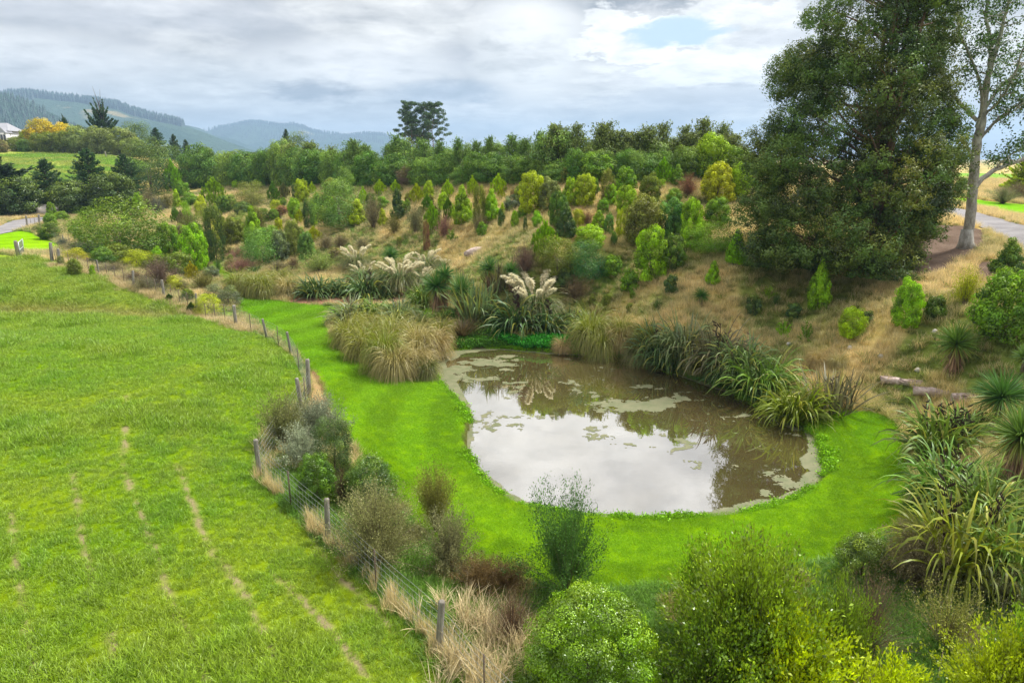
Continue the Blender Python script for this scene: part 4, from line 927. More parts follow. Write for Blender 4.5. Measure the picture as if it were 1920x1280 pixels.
# flax
for px, py, pt, wd, kind, colr, stalks, lab in [
    (662,604,550,84,'flax','flaxs',2,'pale striped flax at the lawn edge behind the tussock bank'), (700,600,548,70,'flax','flax',0,'green flax right of the pale striped one'), (750,600,552,70,'flax','flaxs',4,'greyish flax with brown stalks left of the spiky palms'),
    (690,556,498,86,'flax','flaxd',3,'dark flax with drooping blades by the far pond'), (592,556,508,84,'flax','flaxd',0,'dark flax on the far side of the far pond'), (548,552,520,50,'flax','flaxd',0,'low dark flax at the far pond left end'),
    (640,552,512,60,'flax','flaxd',1,'dark flax between the far pond clumps'), (795,575,516,54,'flax','flax',0,'green flax left of the spiky palms'), (892,598,522,86,'flax_up','flaxs',0,'upright blue grey flax between the spiky palms'),
    (935,545,486,50,'flax_up','flaxp',5,'brown stalked flax behind the upper spiky palms'), (975,622,538,118,'flax','flaxd',4,'large dark flax under the tall cream plumes'), (1022,628,556,86,'flax','flaxd',2,'dark flax on the right of the cream plumes'),
    (1068,622,570,62,'flax','flaxd',3,'low dark flax with brown stalks above the ground cover'), (1098,640,578,60,'flax','flax',0,'green flax left of the bank tussocks'), (1234,680,590,92,'flax','flaxd',1,'dark striped flax hanging over the pond edge'),
    (1282,672,580,100,'flax','flaxs',0,'blue grey flax at the top of the right bank'), (1340,690,594,112,'flax','flaxp',3,'bronze grey flax in the middle of the right bank'), (1388,706,608,104,'flax','flaxs',2,'steely flax right of the bronze one'),
    (1258,694,630,70,'flax','flaxd',0,'dark flax low at the water between the striped and blue grey ones'), (1358,716,655,74,'flax','flaxd',1,'dark flax below the bronze grey one at the muddy edge'), (1425,738,640,124,'flax','flax',0,'large bright flax arching over the muddy bank'), (1490,790,696,112,'flax','flaxy',0,'yellow green flax at the pond corner'), (1558,768,690,100,'flax_up','flaxp',4,'purple brown flax with blackened leaves at the lawn corner'),
    (1760,856,742,150,'flax','flax',7,'tall flax with black stalks by the right spiky palms'), (1815,820,752,90,'flax','flax',2,'flax half hidden behind the tall stalked one'), (1775,940,826,150,'flax','flax',2,'broad flax in the middle of the right clump'),
    (1845,980,870,150,'flax','flax',1,'glossy flax at the right edge of the clump'), (1790,1080,902,196,'flax','flaxy',3,'largest yellow green flax at the front of the right clump'), (1890,1090,950,150,'flax','flax',0,'front flax cut by the right edge'),
    (358,416,400,32,'flax','flax',0,'small flax alone on the straw above the dark column'), (478,512,494,26,'flax','flaxd',0,'small dark flax at the track bend'), (815,500,482,30,'flax_up','flaxp',2,'brown flax among the rear plumes'), (720,560,520,50,'flax','flaxd',2,'dark flax right of the drooping one'),
    (860,545,505,44,'flax_up','flaxs',1,'grey flax behind the two front spiky palms'), (770,600,570,40,'flax','flax',0,'low green flax by the palm trunks')]:
    r_ = put(px, py, pt, wd, kind, colr, lab, 'flax bushes'); hh = r_.children[0].scale.z; ww = r_.children[0].scale.x
    for k in range(stalks):
        s_ = link('flower_stalk', pick('stalk'), r_, (.055, .03, .028) if colr != 'flaxs' else (.25, .17, .13)); a = rng.random() * 6.28; q = rng.uniform(.02, .3) * ww
        s_.location = (math.cos(a) * q, math.sin(a) * q, 0); s_.rotation_euler = (rng.normal(0, .15), rng.normal(0, .15), rng.random() * 6.28); L = hh * rng.uniform(.62, .85); s_.scale = (L * .9, L * .9, L)
# cabbage trees: foot, centre of the head, head width
for px, py, hc, hw, lab, skirt in [
    (820,594,538,64,'spiky cabbage palm with brown skirt, left of the front pair',1), (866,600,545,58,'spiky cabbage palm with pale skirt, right of the front pair',1), (836,585,517,48,'twin head cabbage palm just behind the front left one',1),
    (917,548,503,46,'cabbage palm with rusty skirt behind the upright flax',1), (958,548,508,38,'cabbage palm behind the tall cream plumes',1), (733,505,480,40,'dark cabbage palm among the rear plumes',0), (1314,573,555,34,'young trunkless cabbage palm alone on the straw slope',0),
    (1784,704,645,86,'cabbage palm with long dry skirt on the right slope',1), (1868,800,745,112,'dark green cabbage palm at the top of the right clump',0), (1898,900,818,126,'large cabbage palm with brown skirt cut by the right edge',1), (1917,700,668,50,'pale cabbage palm at the right edge above the dark one',0)]:
    x, y, z = [float(v[0]) for v in ground(px, py)]; h, w_ = metres(px, py, hc, hw, y); root = empty('cabbage_tree', (x, y, z), rng.random() * 6.28); tag(root, lab, 'cabbage tree', 'cabbage trees')
    o = link('crown', pick('cordy'), root, (.11, .20, .03) if px > 1700 and px != 1868 else (.065, .165, .03)); o.location.z = h; o.scale = (w_ * .58, w_ * .58, w_ * .62)
    mb = MB(); mb.tube([(0, 0, -.1), (.02, .01, h * .5), (0, 0, h)], [.11, .09, .10], 7, rough=.1); link('trunk', mb.mesh('trunk', M_BARK), root)
    if skirt: s_ = link('dead_leaves', pick('skirt'), root, (.33, .20, .12)); s_.scale = (w_ * .42, w_ * .42, h * 1.0)
# plume grasses
for px, py, pt, wd, np_, lab in [(668,500,458,66,14,'fan of cream plumes at the back left of the far pond'), (750,538,476,92,22,'widest cloud of cream plumes behind the dark flax'), (800,508,464,60,14,'upright pale plumes behind the dark cabbage palm'),
    (680,522,490,60,10,'small leaning cream plumes left of the wide cloud'), (1003,592,506,106,24,'tallest cream plumes standing over the large dark flax'), (790,530,500,56,16,'cream plumes just left of the front cabbage palms'), (835,500,480,40,8,'thin faded plumes above the front cabbage palms')]:
    x, y, z = [float(v[0]) for v in ground(px, py)]; h, w_ = metres(px, py, pt, wd, y); root = empty('plume_grass', (x, y, z), 0); tag(root, lab, 'plume grass', 'cream plumed grasses')
    o = link('blades', pick('tussock'), root, (.12, .19, .05)); o.scale = (w_ * .7, w_ * .7, h * 1.1)
    for k in range(np_):
        p_ = link('plume', pick('plume'), root, (.84, .78, .58)); a = rng.random() * 6.28; q = math.sqrt(rng.random()) * .22 * w_; L = h * rng.uniform(.6, 1.1)
        p_.location = (math.cos(a) * q, math.sin(a) * q, 0); tl = rng.uniform(.0, .34); p_.rotation_euler = (0, tl, a); p_.scale = (L * 1.25, L * 1.25, L)
# tussocks and reeds
for i, (px, py, pt, wd, kind, colr, lab) in enumerate([
    (447,552,510,46,'tussock','tuss','left end tussock of the bank before the far pond'), (478,556,514,52,'tussock','tuss','second weeping tussock left of the far pond'), (497,558,518,50,'tussock','tuss','third tussock with a pale brown front by the far pond'), (520,540,506,46,'tussock','tuss','rear tussock near the far pond'), (540,556,520,44,'tussock','straw','brownish tussock touching the far pond'),
    (655,650,598,66,'tussock','tuss','leftmost tussock on the lawn edge beside the main pond'), (690,625,584,60,'tussock','tuss','high tussock just below the striped flax'), (686,672,612,72,'tussock','tuss','tussock with green heart in the front bank'), (722,694,622,76,'tussock','tuss','tall green hearted tussock in the front bank'), (742,705,650,76,'tussock','straw','straw coloured tussock lowest in the front bank'),
    (778,700,652,64,'tussock','straw','brown tussock beside the pond corner'), (740,660,606,70,'tussock','tuss','middle tussock behind the green hearted one'), (785,668,612,72,'tussock','straw','pale tussock above the pond corner'), (815,672,622,62,'tussock','straw','brown tussock leaning over the duckweed'), (790,622,588,60,'tussock','moss','dark green tussock left of the reed clump'),
    (740,628,590,56,'tussock','tuss','rear tussock under the grey flax'), (768,645,606,60,'tussock','tuss','inner tussock of the front bank'), (828,640,600,50,'tussock','tuss','tussock between the bank and the reeds'), (712,650,606,60,'tussock','tuss','central tussock hidden behind the green hearted ones'), (835,598,574,40,'flax','flax','small green flax at the cabbage palm foot'), (800,708,672,46,'tussock','moss','small tussock at the water corner'),
    (866,634,598,46,'reed','brown','brown upright reed clump at the back of the pond'), (1108,655,588,74,'tussock','tuss','big weeping tussock right of the ground cover'), (1128,674,618,60,'tussock','tuss','tussock hanging to the water right of the ground cover'), (1165,640,596,56,'tussock','tuss','green headed tussock above the golden one'), (1164,656,610,52,'tussock','straw','golden tussock with a green head on the far bank'),
    (1210,650,606,52,'tussock','tuss','tussock left of the dark striped flax'), (1198,684,636,56,'tussock','moss','dark tussock at the water under the striped flax'), (1530,690,660,36,'tussock','straw','dry golden tussock behind the bank flax'), (1570,692,664,34,'tussock','straw','second dry tussock behind the bank flax'), (980,640,620,34,'tussock','straw','small straw tussock in the ground cover'), (1055,660,636,36,'tussock','straw','straw tussock at the water in the ground cover'),
    (1310,700,680,40,'tussock','moss','low tussock at the foot of the right bank'), (905,600,574,34,'reed','moss','green rushes at the upright flax foot')]):
    put(px, py, pt, wd, kind, colr, lab, 'tussocks on the banks')
# ------------------------------------------------------------ long hedge of tall trees behind the slope
def hedge_dense(seed):
    m_ = crown_mesh('crown', ('oval', 'round', 'oval', 'round')[seed], 12000, .036, .6, 120, .12, mat=M_LEAF, jit=.22, vj=.26); return m_
def hedge_tall(n_limb=44, n=3600, gap=.5):
    """upright airy tree: fan of thin limbs, speckled leaves, see-through top"""
    mb = MB(); P = []; D = []
    mb.tube([(0, 0, -.02), (.01, 0, .5), (0, .01, .93)], [.022, .014, .003], 5, rough=.05)
    for k in range(n_limb):
        t = .18 + .74 * k / n_limb; a = k * 2.4 + rng.normal(0, .3); L = (.40 * (1.05 - t) + .04) * rng.uniform(.6, 1.25); e = rng.uniform(.7, 1.3)
        p = np.array([0, 0, t]); pts = [p]
        for s in range(4): p = p + np.array([2.0 * math.cos(a) * math.cos(e), 2.0 * math.sin(a) * math.cos(e), math.sin(e)]) * L / 4; e += .06; a += rng.normal(0, .15); pts.append(p)
        pts = np.array(pts); mb.tube(pts, [.006, .005, .004, .003, .0015], 4, cap=False); m_ = n // n_limb; u = rng.uniform(.15, 1, m_) * 4; i = np.minimum(u.astype(int), 3); f = (u - i)[:, None]
        cl = rng.integers(0, 7, m_); off = rng.normal(0, .04, (7, 3)) * [1.6, 1.6, .7]; P.append(pts[i] * (1 - f) + pts[i + 1] * f + off[cl] + rng.normal(0, .014, (m_, 3))); D.append(np.tile([math.cos(a), math.sin(a), .6], (m_, 1)))
    P, D = np.concatenate(P), np.concatenate(D); sz = .034 * rng.uniform(.7, 1.3, len(P)); P[:, 2] = P[:, 2] / max(.9, np.quantile(P[:, 2], .995))
    return leaf_mesh('crown', P, D, sz, sz * .6, rng.random(len(P)), M_LEAF), mb.mesh('trunk', M_BARK)
HD = [hedge_dense(i) for i in range(4)]; HT = [hedge_tall() for _ in range(5)]
trunk_hd = VAR['stem']
def hedge_top(px):  # skyline read from the photograph
    return np.interp(px, [350,380,420,470,500,560,610,650,700,740,780,830,850,900,950,1000,1060,1075,1100,1130,1180,1230,1290,1310,1345,1370,1395], [284,276,280,290,276,266,262,268,270,258,262,262,250,262,258,250,232,228,236,228,240,236,236,226,224,246,262])
hx = np.linspace(358, 1392, 44)
for i, px in enumerate(hx):
    px = px + rng.normal(0, 7); pb = 353 - 8 * sstep(1050, 1380, px); x, y, z = [float(v[0]) for v in ground(px, pb)]; y0 = y
    y = y + 1.2 + rng.uniform(0, 1); x = float(at_y(px, 300, y)[0]); zg = float(height(x, y)[0])
    top = hedge_top(px) + rng.normal(2, 8 if px > 1040 else 5); lowtop = 299 + rng.normal(0, 10) - (14 if px < 640 else 0) - (9 if px > 1050 else 0); hz_ = CAM_H - y * tan_dep(lowtop) - zg
    w_ = 42 * y / FOC * rng.uniform(.9, 1.35); c = [(.075, .17, .028), (.10, .20, .035), (.06, .16, .022), (.12, .21, .04)][i % 4]
    root = empty('hedge_tree', (x, y, zg), rng.random() * 6.28); tag(root, 'dense dark bushy tree in the lower front of the long hedge', 'tree', 'dense trees forming the long hedge')
    o = link('crown', HD[i % 4], root, c); o.scale = (w_, w_, hz_); o = link('trunk', pick('stem'), root); o.scale = (w_, w_, hz_ * .6)
    y2 = y + 1.8 + rng.uniform(0, 1.5); x2 = float(at_y(px + rng.normal(0, 4), 300, y2)[0]); zg = float(height(x2, y2)[0]); h2 = CAM_H - y2 * tan_dep(top) - zg; w2 = (78 if px > 1040 else 56) * y2 / FOC * rng.uniform(.8, 1.4)
    c = (.13, .215, .045) if px < 1040 else (.16, .20, .055)
    if px < 640: c = (.18, .235, .06)
    root = empty('tall_tree', (x2, y2, zg), rng.random() * 6.28); tag(root, 'olive grey tall tree with soft pointed top in the left part of the long hedge' if px < 640 else 'green tall tree with feathery top in the middle of the long hedge' if px < 1040 else 'brownish speckled see-through tall tree in the right part of the long hedge', 'tree', 'tall trees along the long hedge')
    m_ = HT[i % 5]; o = link('crown', m_[0], root, c); o.scale = (w2, w2, h2); o = link('trunk', m_[1], root); o.scale = (w2, w2, h2)
    if True:  # fuller left part: a second dense crown behind
        root2 = empty('hedge_tree', (x2 + .5, y2 + .8, zg), rng.random() * 6.28); tag(root2, 'rounded grey green tree behind the dense front of the long hedge', 'tree', 'second row of the long hedge')
        hh = CAM_H - (y2 + .8) * tan_dep(top + (14 if px < 1060 else 30)) - zg; o = link('crown', HD[(i + 2) % 4], root2, (.12, .21, .05) if px < 1060 else (.13, .19, .05)); o.scale = (w2 * .95, w2 * .95, hh); o = link('trunk', pick('stem'), root2); o.scale = (w2, w2, hh * .6)
put(763, 350, 316, 32, 'fine', 'purple', 'purple leaved shrub in the foot of the long hedge')
put(1190, 340, 292, 60, 'fine', 'cool', 'soft mint green bush before the hedge right half')
put(1335, 338, 262, 66, 'round', 'bright', 'rounded bright tree at the right end of the hedge')
put(1372, 340, 282, 50, 'round', 'mid', 'rounded dull green tree next to the hedge end')
put(1115, 345, 292, 60, 'round', 'mid', 'green rounded tree in the middle of the hedge front')

# pair of tall gums far behind the hedge
def airy_gum(H_, W_, lean):
    mb = MB(); Cn = []
    for s in range(3):
        x0 = (s - 1) * W_ * .10; pts = [(x0 * .3, 0, 0)] + [(x0 + lean * (k / 6) ** 2 + rng.normal(0, .15), rng.normal(0, .2), H_ * k / 6) for k in range(1, 7)]; mb.tube(pts, np.linspace(.22, .03, 7), 5)
        for k in range(20):
            t = rng.uniform(.35, .97); b = np.array([np.interp(t * 6, range(7), [p[j] for p in pts]) for j in range(3)]); a = rng.random() * 6.28; L = W_ * .46 * (1.25 - t)
            e = b + np.array([math.cos(a) * L, math.sin(a) * L, L * .7]); mb.tube([b, (b + e) / 2 + [0, 0, -.1], e], [.06, .04, .015], 4, cap=False); Cn += [e, (b + e) / 2 + [0, 0, .3]]
        Cn.append(np.array(pts[-1]))
    Cn = np.array(Cn); n = 17000; k = rng.integers(0, len(Cn), n); P = Cn[k] + unit(rng.normal(0, 1, (n, 3))) * (rng.random(n) ** .5 * .85)[:, None] * [1, 1, .6]
    sz = .38 * rng.uniform(.7, 1.3, n); return leaf_mesh('crown', P, rng.normal(0, 1, (n, 3)), sz, sz * .4, rng.random(n), M_LEAF, -.3), mb.mesh('trunk', M_BARK)
for px, yy, pt, H_, W_, ln, lab in [(776,205,189,15.5,11,-.4,'left tall airy gum far behind the hedge'), (803,205,193,15,14,1.0,'right tall airy gum with a leaning dome crown')]:
    x = float(at_y(px, 300, yy)[0]); zg = float(height(x, yy)[0]); zt = CAM_H - yy * tan_dep(pt); m_ = airy_gum(zt - zg - .8, W_, ln)
    root = empty('gum_tree', (x, yy, zg)); tag(root, lab, 'tree'); link('crown', m_[0], root, (.06, .11, .035)); link('trunk', m_[1], root)

# ------------------------------------------------------------ the giant gum
gx_, gy_, gz_ = 1620, 40.0, 0; bx, by, bz = [float(v[0]) for v in ground(1625, 500)]; by = float(by)
SC = (by * math.cos(PITCH) + (CAM_H - bz) * math.sin(PITCH)) / FOC   # metres per pixel there
root = empty('giant_gum_tree', (bx, by, bz)); tag(root, 'giant dark gum tree with many red brown stems on the right slope', 'tree')
def zpx(py): return CAM_H - by * tan_dep(py) - bz
mb = MB(); LIMB = []
ZT = zpx(-190)
for k in range(9):
    a = k * 2.4; sp = rng.uniform(.2, 1.7) if k else .1; top = ZT * rng.uniform(.72, .98)
    pts = [np.array([.25 * math.cos(a), .25 * math.sin(a), -.2])] + [np.array([math.cos(a + .1 * j) * sp * (j / 8) ** .8 + rng.normal(0, .07), math.sin(a + .1 * j) * sp * (j / 8) ** .8, top * j / 8]) for j in range(1, 9)]
    mb.tube(pts, np.linspace(.34 if k == 0 else .22, .035, 9), 8, rough=.08); LIMB.append(np.array(pts))
hwL = lambda py: np.interp(py, [-190, -60, 0, 100, 150, 200, 300, 350, 400, 450, 500], [20, 115, 150, 170, 190, 196, 212, 222, 232, 232, 200])
hwR = lambda py: np.interp(py, [-190, -60, 0, 100, 150, 200, 220, 300, 350, 400, 450, 500], [20, 80, 108, 112, 112, 132, 142, 152, 146, 130, 115, 80])
Cn = []; rad = []; lv = []; yl = []
for k in range(760):
    py = -175 + 685 * rng.random() ** .78; a = rng.random() * 6.283; ca = math.cos(a); w_ = (hwR(py) if ca > 0 else hwL(py)) * SC * (1.0 if ca > 0 else 1.09); outer = k % 5 < 4
    fr = rng.uniform(.80, 1.05) if outer else rng.uniform(.2, .75); r0 = rng.uniform(.6, 1.25) * (1 if py > 100 else .82)
    if py < 270 and vnoise(np.array([py / 46.]), np.array([a * 2.1 + 7]), 5)[0] > (.62 if py > 120 else .57): continue
    p = np.array([ca * (w_ * fr - r0 * (.55 if ca < 0 else 1.05)), math.sin(a) * (w_ * fr * .85 - r0 * .5), max(.7, zpx(py))])
    if any(np.linalg.norm((p - c_) * [1, 1, 1.15]) < .42 * (r0 + r_) * .5 for c_, r_ in zip(Cn, rad)): continue
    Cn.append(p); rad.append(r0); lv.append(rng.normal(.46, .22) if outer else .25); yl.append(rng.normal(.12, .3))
    l = LIMB[rng.integers(0, 9)]; j = np.abs(l[:, 2] - (p[2] - math.hypot(p[0], p[1]) * .55)).argmin(); b = l[j]
    if k % 3 == 0: mb.tube([b, (b + p) / 2 + [0, 0, .25 * rng.normal()], p], [.07, .045, .015], 5, cap=False)
print('gum lobes', len(Cn))
Cn, rad, lv = np.array(Cn), np.array(rad), np.array(lv); n = 430000; k = rng.choice(len(Cn), n, p=rad ** 2 / (rad ** 2).sum()); d = unit(rng.normal(0, 1, (n, 3)))
# each lobe is itself a bundle of leafy tufts
sub = unit(rng.normal(0, 1, (len(Cn), 22, 3))) * rng.uniform(.6, 1.05, (len(Cn), 22, 1)); sv = rng.normal(0, .12, (len(Cn), 22)); q = rng.integers(0, 22, n)
P = Cn[k] + (sub[k, q] * [1, 1, .8] + d * rng.uniform(.05, .36, n)[:, None]) * rad[k][:, None] - [0, 0, .25] * (np.linalg.norm(sub[k, q][:, :2], axis=1) ** 2 * rad[k])[:, None]
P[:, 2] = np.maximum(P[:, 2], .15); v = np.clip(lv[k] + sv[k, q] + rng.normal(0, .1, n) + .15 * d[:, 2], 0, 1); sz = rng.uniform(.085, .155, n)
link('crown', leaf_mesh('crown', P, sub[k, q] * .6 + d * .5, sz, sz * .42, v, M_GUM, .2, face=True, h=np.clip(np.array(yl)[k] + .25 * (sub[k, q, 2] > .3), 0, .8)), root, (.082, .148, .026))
link('trunk', mb.mesh('trunk', M_REDBARK, True), root)

# ------------------------------------------------------------ pale barked tree at the right
px0, py0 = 1811, 464; bx, by, bz = [float(v[0]) for v in ground(px0, py0)]; root = empty('pale_barked_tree', (bx, by, bz)); tag(root, 'tall pale barked tree with sparse leaves beside the right road', 'tree')
def at_tree(px, py, dy=0.0): x, y, z = at_y(px, py, by + dy); return np.array([x - bx, dy, z - bz])
S2 = (by * math.cos(PITCH)) / FOC; mb = MB(); tips = []
def limb(P, r0, r1, dy=0.0, twigs=6, leafy=1.0):
    n = len(P); pts = np.array([at_tree(p[0], p[1], dy * i / (n - 1)) for i, p in enumerate(P)]); t = np.linspace(0, 1, n); tt = np.linspace(0, 1, n * 3); C3 = np.stack([np.interp(tt, t, pts[:, j]) for j in range(3)], 1)
    C3[1:-1] = C3[1:-1] * .5 + (C3[:-2] + C3[2:]) * .25; C3[1:-1] += rng.normal(0, .025, C3[1:-1].shape); mb.tube(C3, np.linspace(r0 * S2 * .78, r1 * S2 * .85, n * 3) * .72, 7, rough=.05, cap=False)
    for k in range(int(twigs)):
        u = rng.uniform(.3, 1); b = np.array([np.interp(u, tt, C3[:, j]) for j in range(3)]); d = unit(rng.normal(0, 1, 3) * [1, 1, .5] + [0, 0, .55]); L = rng.uniform(.5, 1.7); e = b + d * L
        mb.tube([b, b + d * L * .5 + rng.normal(0, .06, 3), e], [max(.012, r1 * S2 * .6), .012, .005], 4, cap=False)
        for q in range(3): tips.append(((b + (e - b) * rng.uniform(.45, 1.05)) + rng.normal(0, .2, 3), leafy))
limb([(1811,466),(1813,440),(1820,400),(1825,340),(1829,300),(1836,250),(1842,220)], 18, 12, twigs=0)
mb.tube([at_tree(1811, 470), at_tree(1811, 455), at_tree(1814, 430)], [20 * S2, 13 * S2, 10.5 * S2], 9, rough=.12)
limb([(1842,222),(1850,170),(1856,120),(1860,80),(1848,30),(1850,-40)], 11, 3, .8, 26)
limb([(1842,190),(1852,140),(1870,90),(1880,45),(1892,0),(1900,-60)], 8, 2.5, -1.5, 24)
limb([(1832,226),(1800,196),(1775,160),(1758,115),(1740,70),(1735,20)], 6.5, 1.5, .8, 20, .8)
limb([(1765,140),(1760,90),(1761,40)], 3, 1, 1.4, 8, .7)
limb([(1832,240),(1842,200),(1838,150),(1815,100),(1797,60),(1796,-10)], 5.5, 2, -1.2, 22)
limb([(1846,205),(1870,170),(1900,140),(1930,110)], 6, 3, 1.5, 16)
limb([(1848,215),(1868,195),(1893,160),(1925,80)], 4.5, 2.5, -2.0, 14)
limb([(1840,255),(1880,215),(1920,190),(1960,165)], 5, 2.5, .5, 18)
limb([(1838,262),(1870,225),(1905,205),(1940,180)], 3.5, 2, -1, 12)
limb([(1828,352),(1855,322),(1885,310),(1925,298),(1990,270)], 9, 5, 1.0, 12)
limb([(1870,312),(1895,290),(1930,275)], 3, 1.2, -.8, 12, 1.2)
limb([(1822,292),(1808,270),(1800,262)], 6, 4, .6, 3)
limb([(1770,150),(1740,175),(1730,130)], 2, .8, .5, 3, .3)
TP3 = np.array([t[0] for t in tips]); wts = np.array([t[1] for t in tips]); n = 11500; k = rng.choice(len(TP3), n, p=wts / wts.sum()); P = TP3[k] + rng.normal(0, .17, (n, 3)) * [1.15, 1.15, .8]; sz = rng.uniform(.09, .17, n)
link('crown', leaf_mesh('crown', P, rng.normal(0, 1, (n, 3)), sz, sz * .62, rng.random(n), M_LEAF), root, (.075, .13, .03)); link('trunk', mb.mesh('trunk', M_PALEBARK, True), root)

# ------------------------------------------------------------ larger foreground shrubs, each modelled on its own
def own(px, py, pt, wd, mesh_fn, colr, label, name='shrub', cat='shrub', stems=True, hm=1.12, wm=1.0):
    x, y, z = [float(v[0]) for v in ground(px, py)]; h, w_ = metres(px, py, pt, wd, y); w_ *= wm; root = empty(name, (x, y, z), rng.random() * 6.28); tag(root, label, cat)
    m_ = mesh_fn(); h *= hm if isinstance(m_, tuple) else 1.0; m_ = m_ if isinstance(m_, tuple) else (m_, pick('stem')); c = warm(PAL[colr] if isinstance(colr, str) else colr)
    for q, nm in ((m_[0], 'crown'), (m_[1], 'stems')): o = link(nm, q, root, c); o.scale = (w_, w_, h)
    return root
own(534,836,738,64, lambda: wispy_mesh('crown', 16000, 200, .030, .5, .3), (.20,.21,.075), 'brown olive twiggy shrub behind the corner fence post')
own(602,828,746,76, lambda: wispy_mesh('crown', 18000, 240, .030, .5, .34), (.22,.25,.16), 'grey green soft shrub below the fence strainer')
own(590,800,752,50, lambda: wispy_mesh('crown', 9000, 130, .034, .5, .3), (.2,.19,.1), 'smoky brown shrub hidden behind the grey green one')
own(567,872,800,66, lambda: wispy_mesh('crown', 14000, 180, .036, .5, .42), (.30,.34,.22), 'silver leaved shrub between the brown and the bright domes')
own(628,884,788,62, lambda: crown_mesh('crown', 'column', 22000, .026, .5, 90, .12), (.045,.10,.045), 'dark blue green upright shrub on the lawn edge')
own(597,944,856,66, lambda: crown_mesh('crown', 'oval', 26000, .028, .6, 120, .10, mat=M_GLOSSY), (.075,.20,.018), 'bright glossy small-leaved shrub beside the fence')
own(642,940,882,46, lambda: wispy_mesh('crown', 11000, 160, .028, .55, .4), (.11,.08,.04), 'dark brown shrub between the two glossy ones')
own(698,946,859,90, lambda: crown_mesh('crown', 'dome', 30000, .025, .55, 130, .11, mat=M_GLOSSY), (.042,.14,.022), 'dark glossy dome shrub on the lawn edge')
own(708,1054,914,122, lambda: wispy_mesh('crown', 38000, 420, .020, .52, .42), (.25,.255,.10), 'large see-through olive brown shrub behind the second fence post')
own(818,996,874,66, lambda: wispy_mesh('crown', 20000, 220, .026, .45, .25), (.19,.22,.065), 'tall olive shrub with wispy top in front of the pond lawn')
own(843,1068,962,78, lambda: wispy_mesh('crown', 17000, 200, .030, .5, .4), (.22,.22,.10), 'rough grey olive shrub below the tall olive one')
own(900,1104,1046,72, lambda: wispy_mesh('crown', 20000, 240, .030, .55, .5), (.16,.11,.04), 'left brown wiry mound behind the fence grass')
own(950,1106,1050,64, lambda: wispy_mesh('crown', 18000, 220, .030, .55, .5), (.15,.10,.04), 'right brown wiry mound behind the fence grass')
own(958,1202,1112,82, lambda: wispy_mesh('crown', 6000, 420, .03, .55, .55, .2, mat=M_DEAD), (.26,.15,.08), 'dead rust brown bracken clump beside the bright dome')
own(1612,1085,1002,86, lambda: crown_mesh('crown', 'round', 26000, .028, .5, 110, .12, mat=M_GLOSSY), (.055,.13,.018), 'dark dense shrub at the bottom of the lawn')
own(1712,1100,990,96, lambda: wispy_mesh('crown', 26000, 320, .022, .52, .45), (.20,.17,.09), 'grey brown hazy shrub before the right flax')
own(1880,1130,1066,110, lambda: wispy_mesh('crown', 16000, 200, .026, .5, .45), (.15,.16,.06), 'dull dark twiggy shrub under the right flax')
# feathery spreading tree
def spreading():
    mb = MB(); P = []; D = []; nb = 90
    for k in range(nb):
        a = k * 2.4; t = .08 + .8 * (k / nb); L = .70 * (1.12 - t) * rng.uniform(.7, 1.15); e = rng.uniform(.5, .95) + .25 * t; p = np.array([0, 0, t * .78]); pts = [p]
        for s in range(5): p = p + np.array([math.cos(a) * math.cos(e), math.sin(a) * math.cos(e), math.sin(e) * .8]) * L / 5; e -= .03; a += rng.normal(0, .05); pts.append(p)
        pts = np.array(pts); mb.tube(pts, np.linspace(.006, .0015, 6), 4, cap=False); m_ = int(800 * (.4 + L)); u = rng.random(m_) ** .8 * 5; i = np.minimum(u.astype(int), 4); f = (u - i)[:, None]; sd_ = np.array([-math.sin(a), math.cos(a), 0])
        w_ = rng.normal(0, .026, m_) * (1.1 - u / 5.5); P.append(pts[i] * (1 - f) + pts[i + 1] * f + sd_ * w_[:, None] + rng.normal(0, .008, (m_, 3))); D.append(np.tile([math.cos(a), math.sin(a), .5], (m_, 1)))
    mb.tube([(0, 0, -.03), (0, 0, .5), (0, 0, .98)], [.018, .010, .002], 6); P, D = np.concatenate(P), np.concatenate(D); sz = .024 * rng.uniform(.7, 1.4, len(P))
    return leaf_mesh('crown', P, D, sz, sz * .35, rng.random(len(P)) * .6 + .2, M_LEAF, .3, .5), mb.mesh('trunk', M_BARK)
def feathery():
    lm, sm = wispy_mesh('w', 22000, 120, .024, .46, .40, .36); co = crown_mesh('c', 'dome', 9000, .022, .35, 60, .10, jit=.2); V = []; F = []; vv = []; n0 = 0
    for me, sc_ in ((lm, (1, 1, 1.08)), (co, (.62, .62, .50))):
        A_ = np.empty(len(me.vertices) * 3, np.float32); me.vertices.foreach_get('co', A_); A_ = A_.reshape(-1, 3) * sc_; q_ = np.empty(len(me.vertices), np.float32); me.attributes['v'].data.foreach_get('value', q_)
        V.append(A_); vv.append(q_); F.append(np.arange(len(A_)).reshape(-1, 4) + n0); n0 += len(A_)
    return make_mesh('crown', np.concatenate(V), np.concatenate(F), {"v": np.concatenate(vv)}, mats=[M_LEAF]), sm
own(1063,1112,912,135, feathery, (.06,.16,.04), 'feathery spreading dark green sapling standing on the near lawn', 'sapling', 'sapling', hm=.98)
# big bright dome bottom centre
def hebe(): return crown_mesh('crown', 'dome', 110000, .017, .45, 300, .075, .12, mat=M_GLOSSY, jit=.16, vj=.28)
own(1105,1325,1126,236, hebe, (.135,.29,.012), 'big bright green dome shrub at the bottom edge')
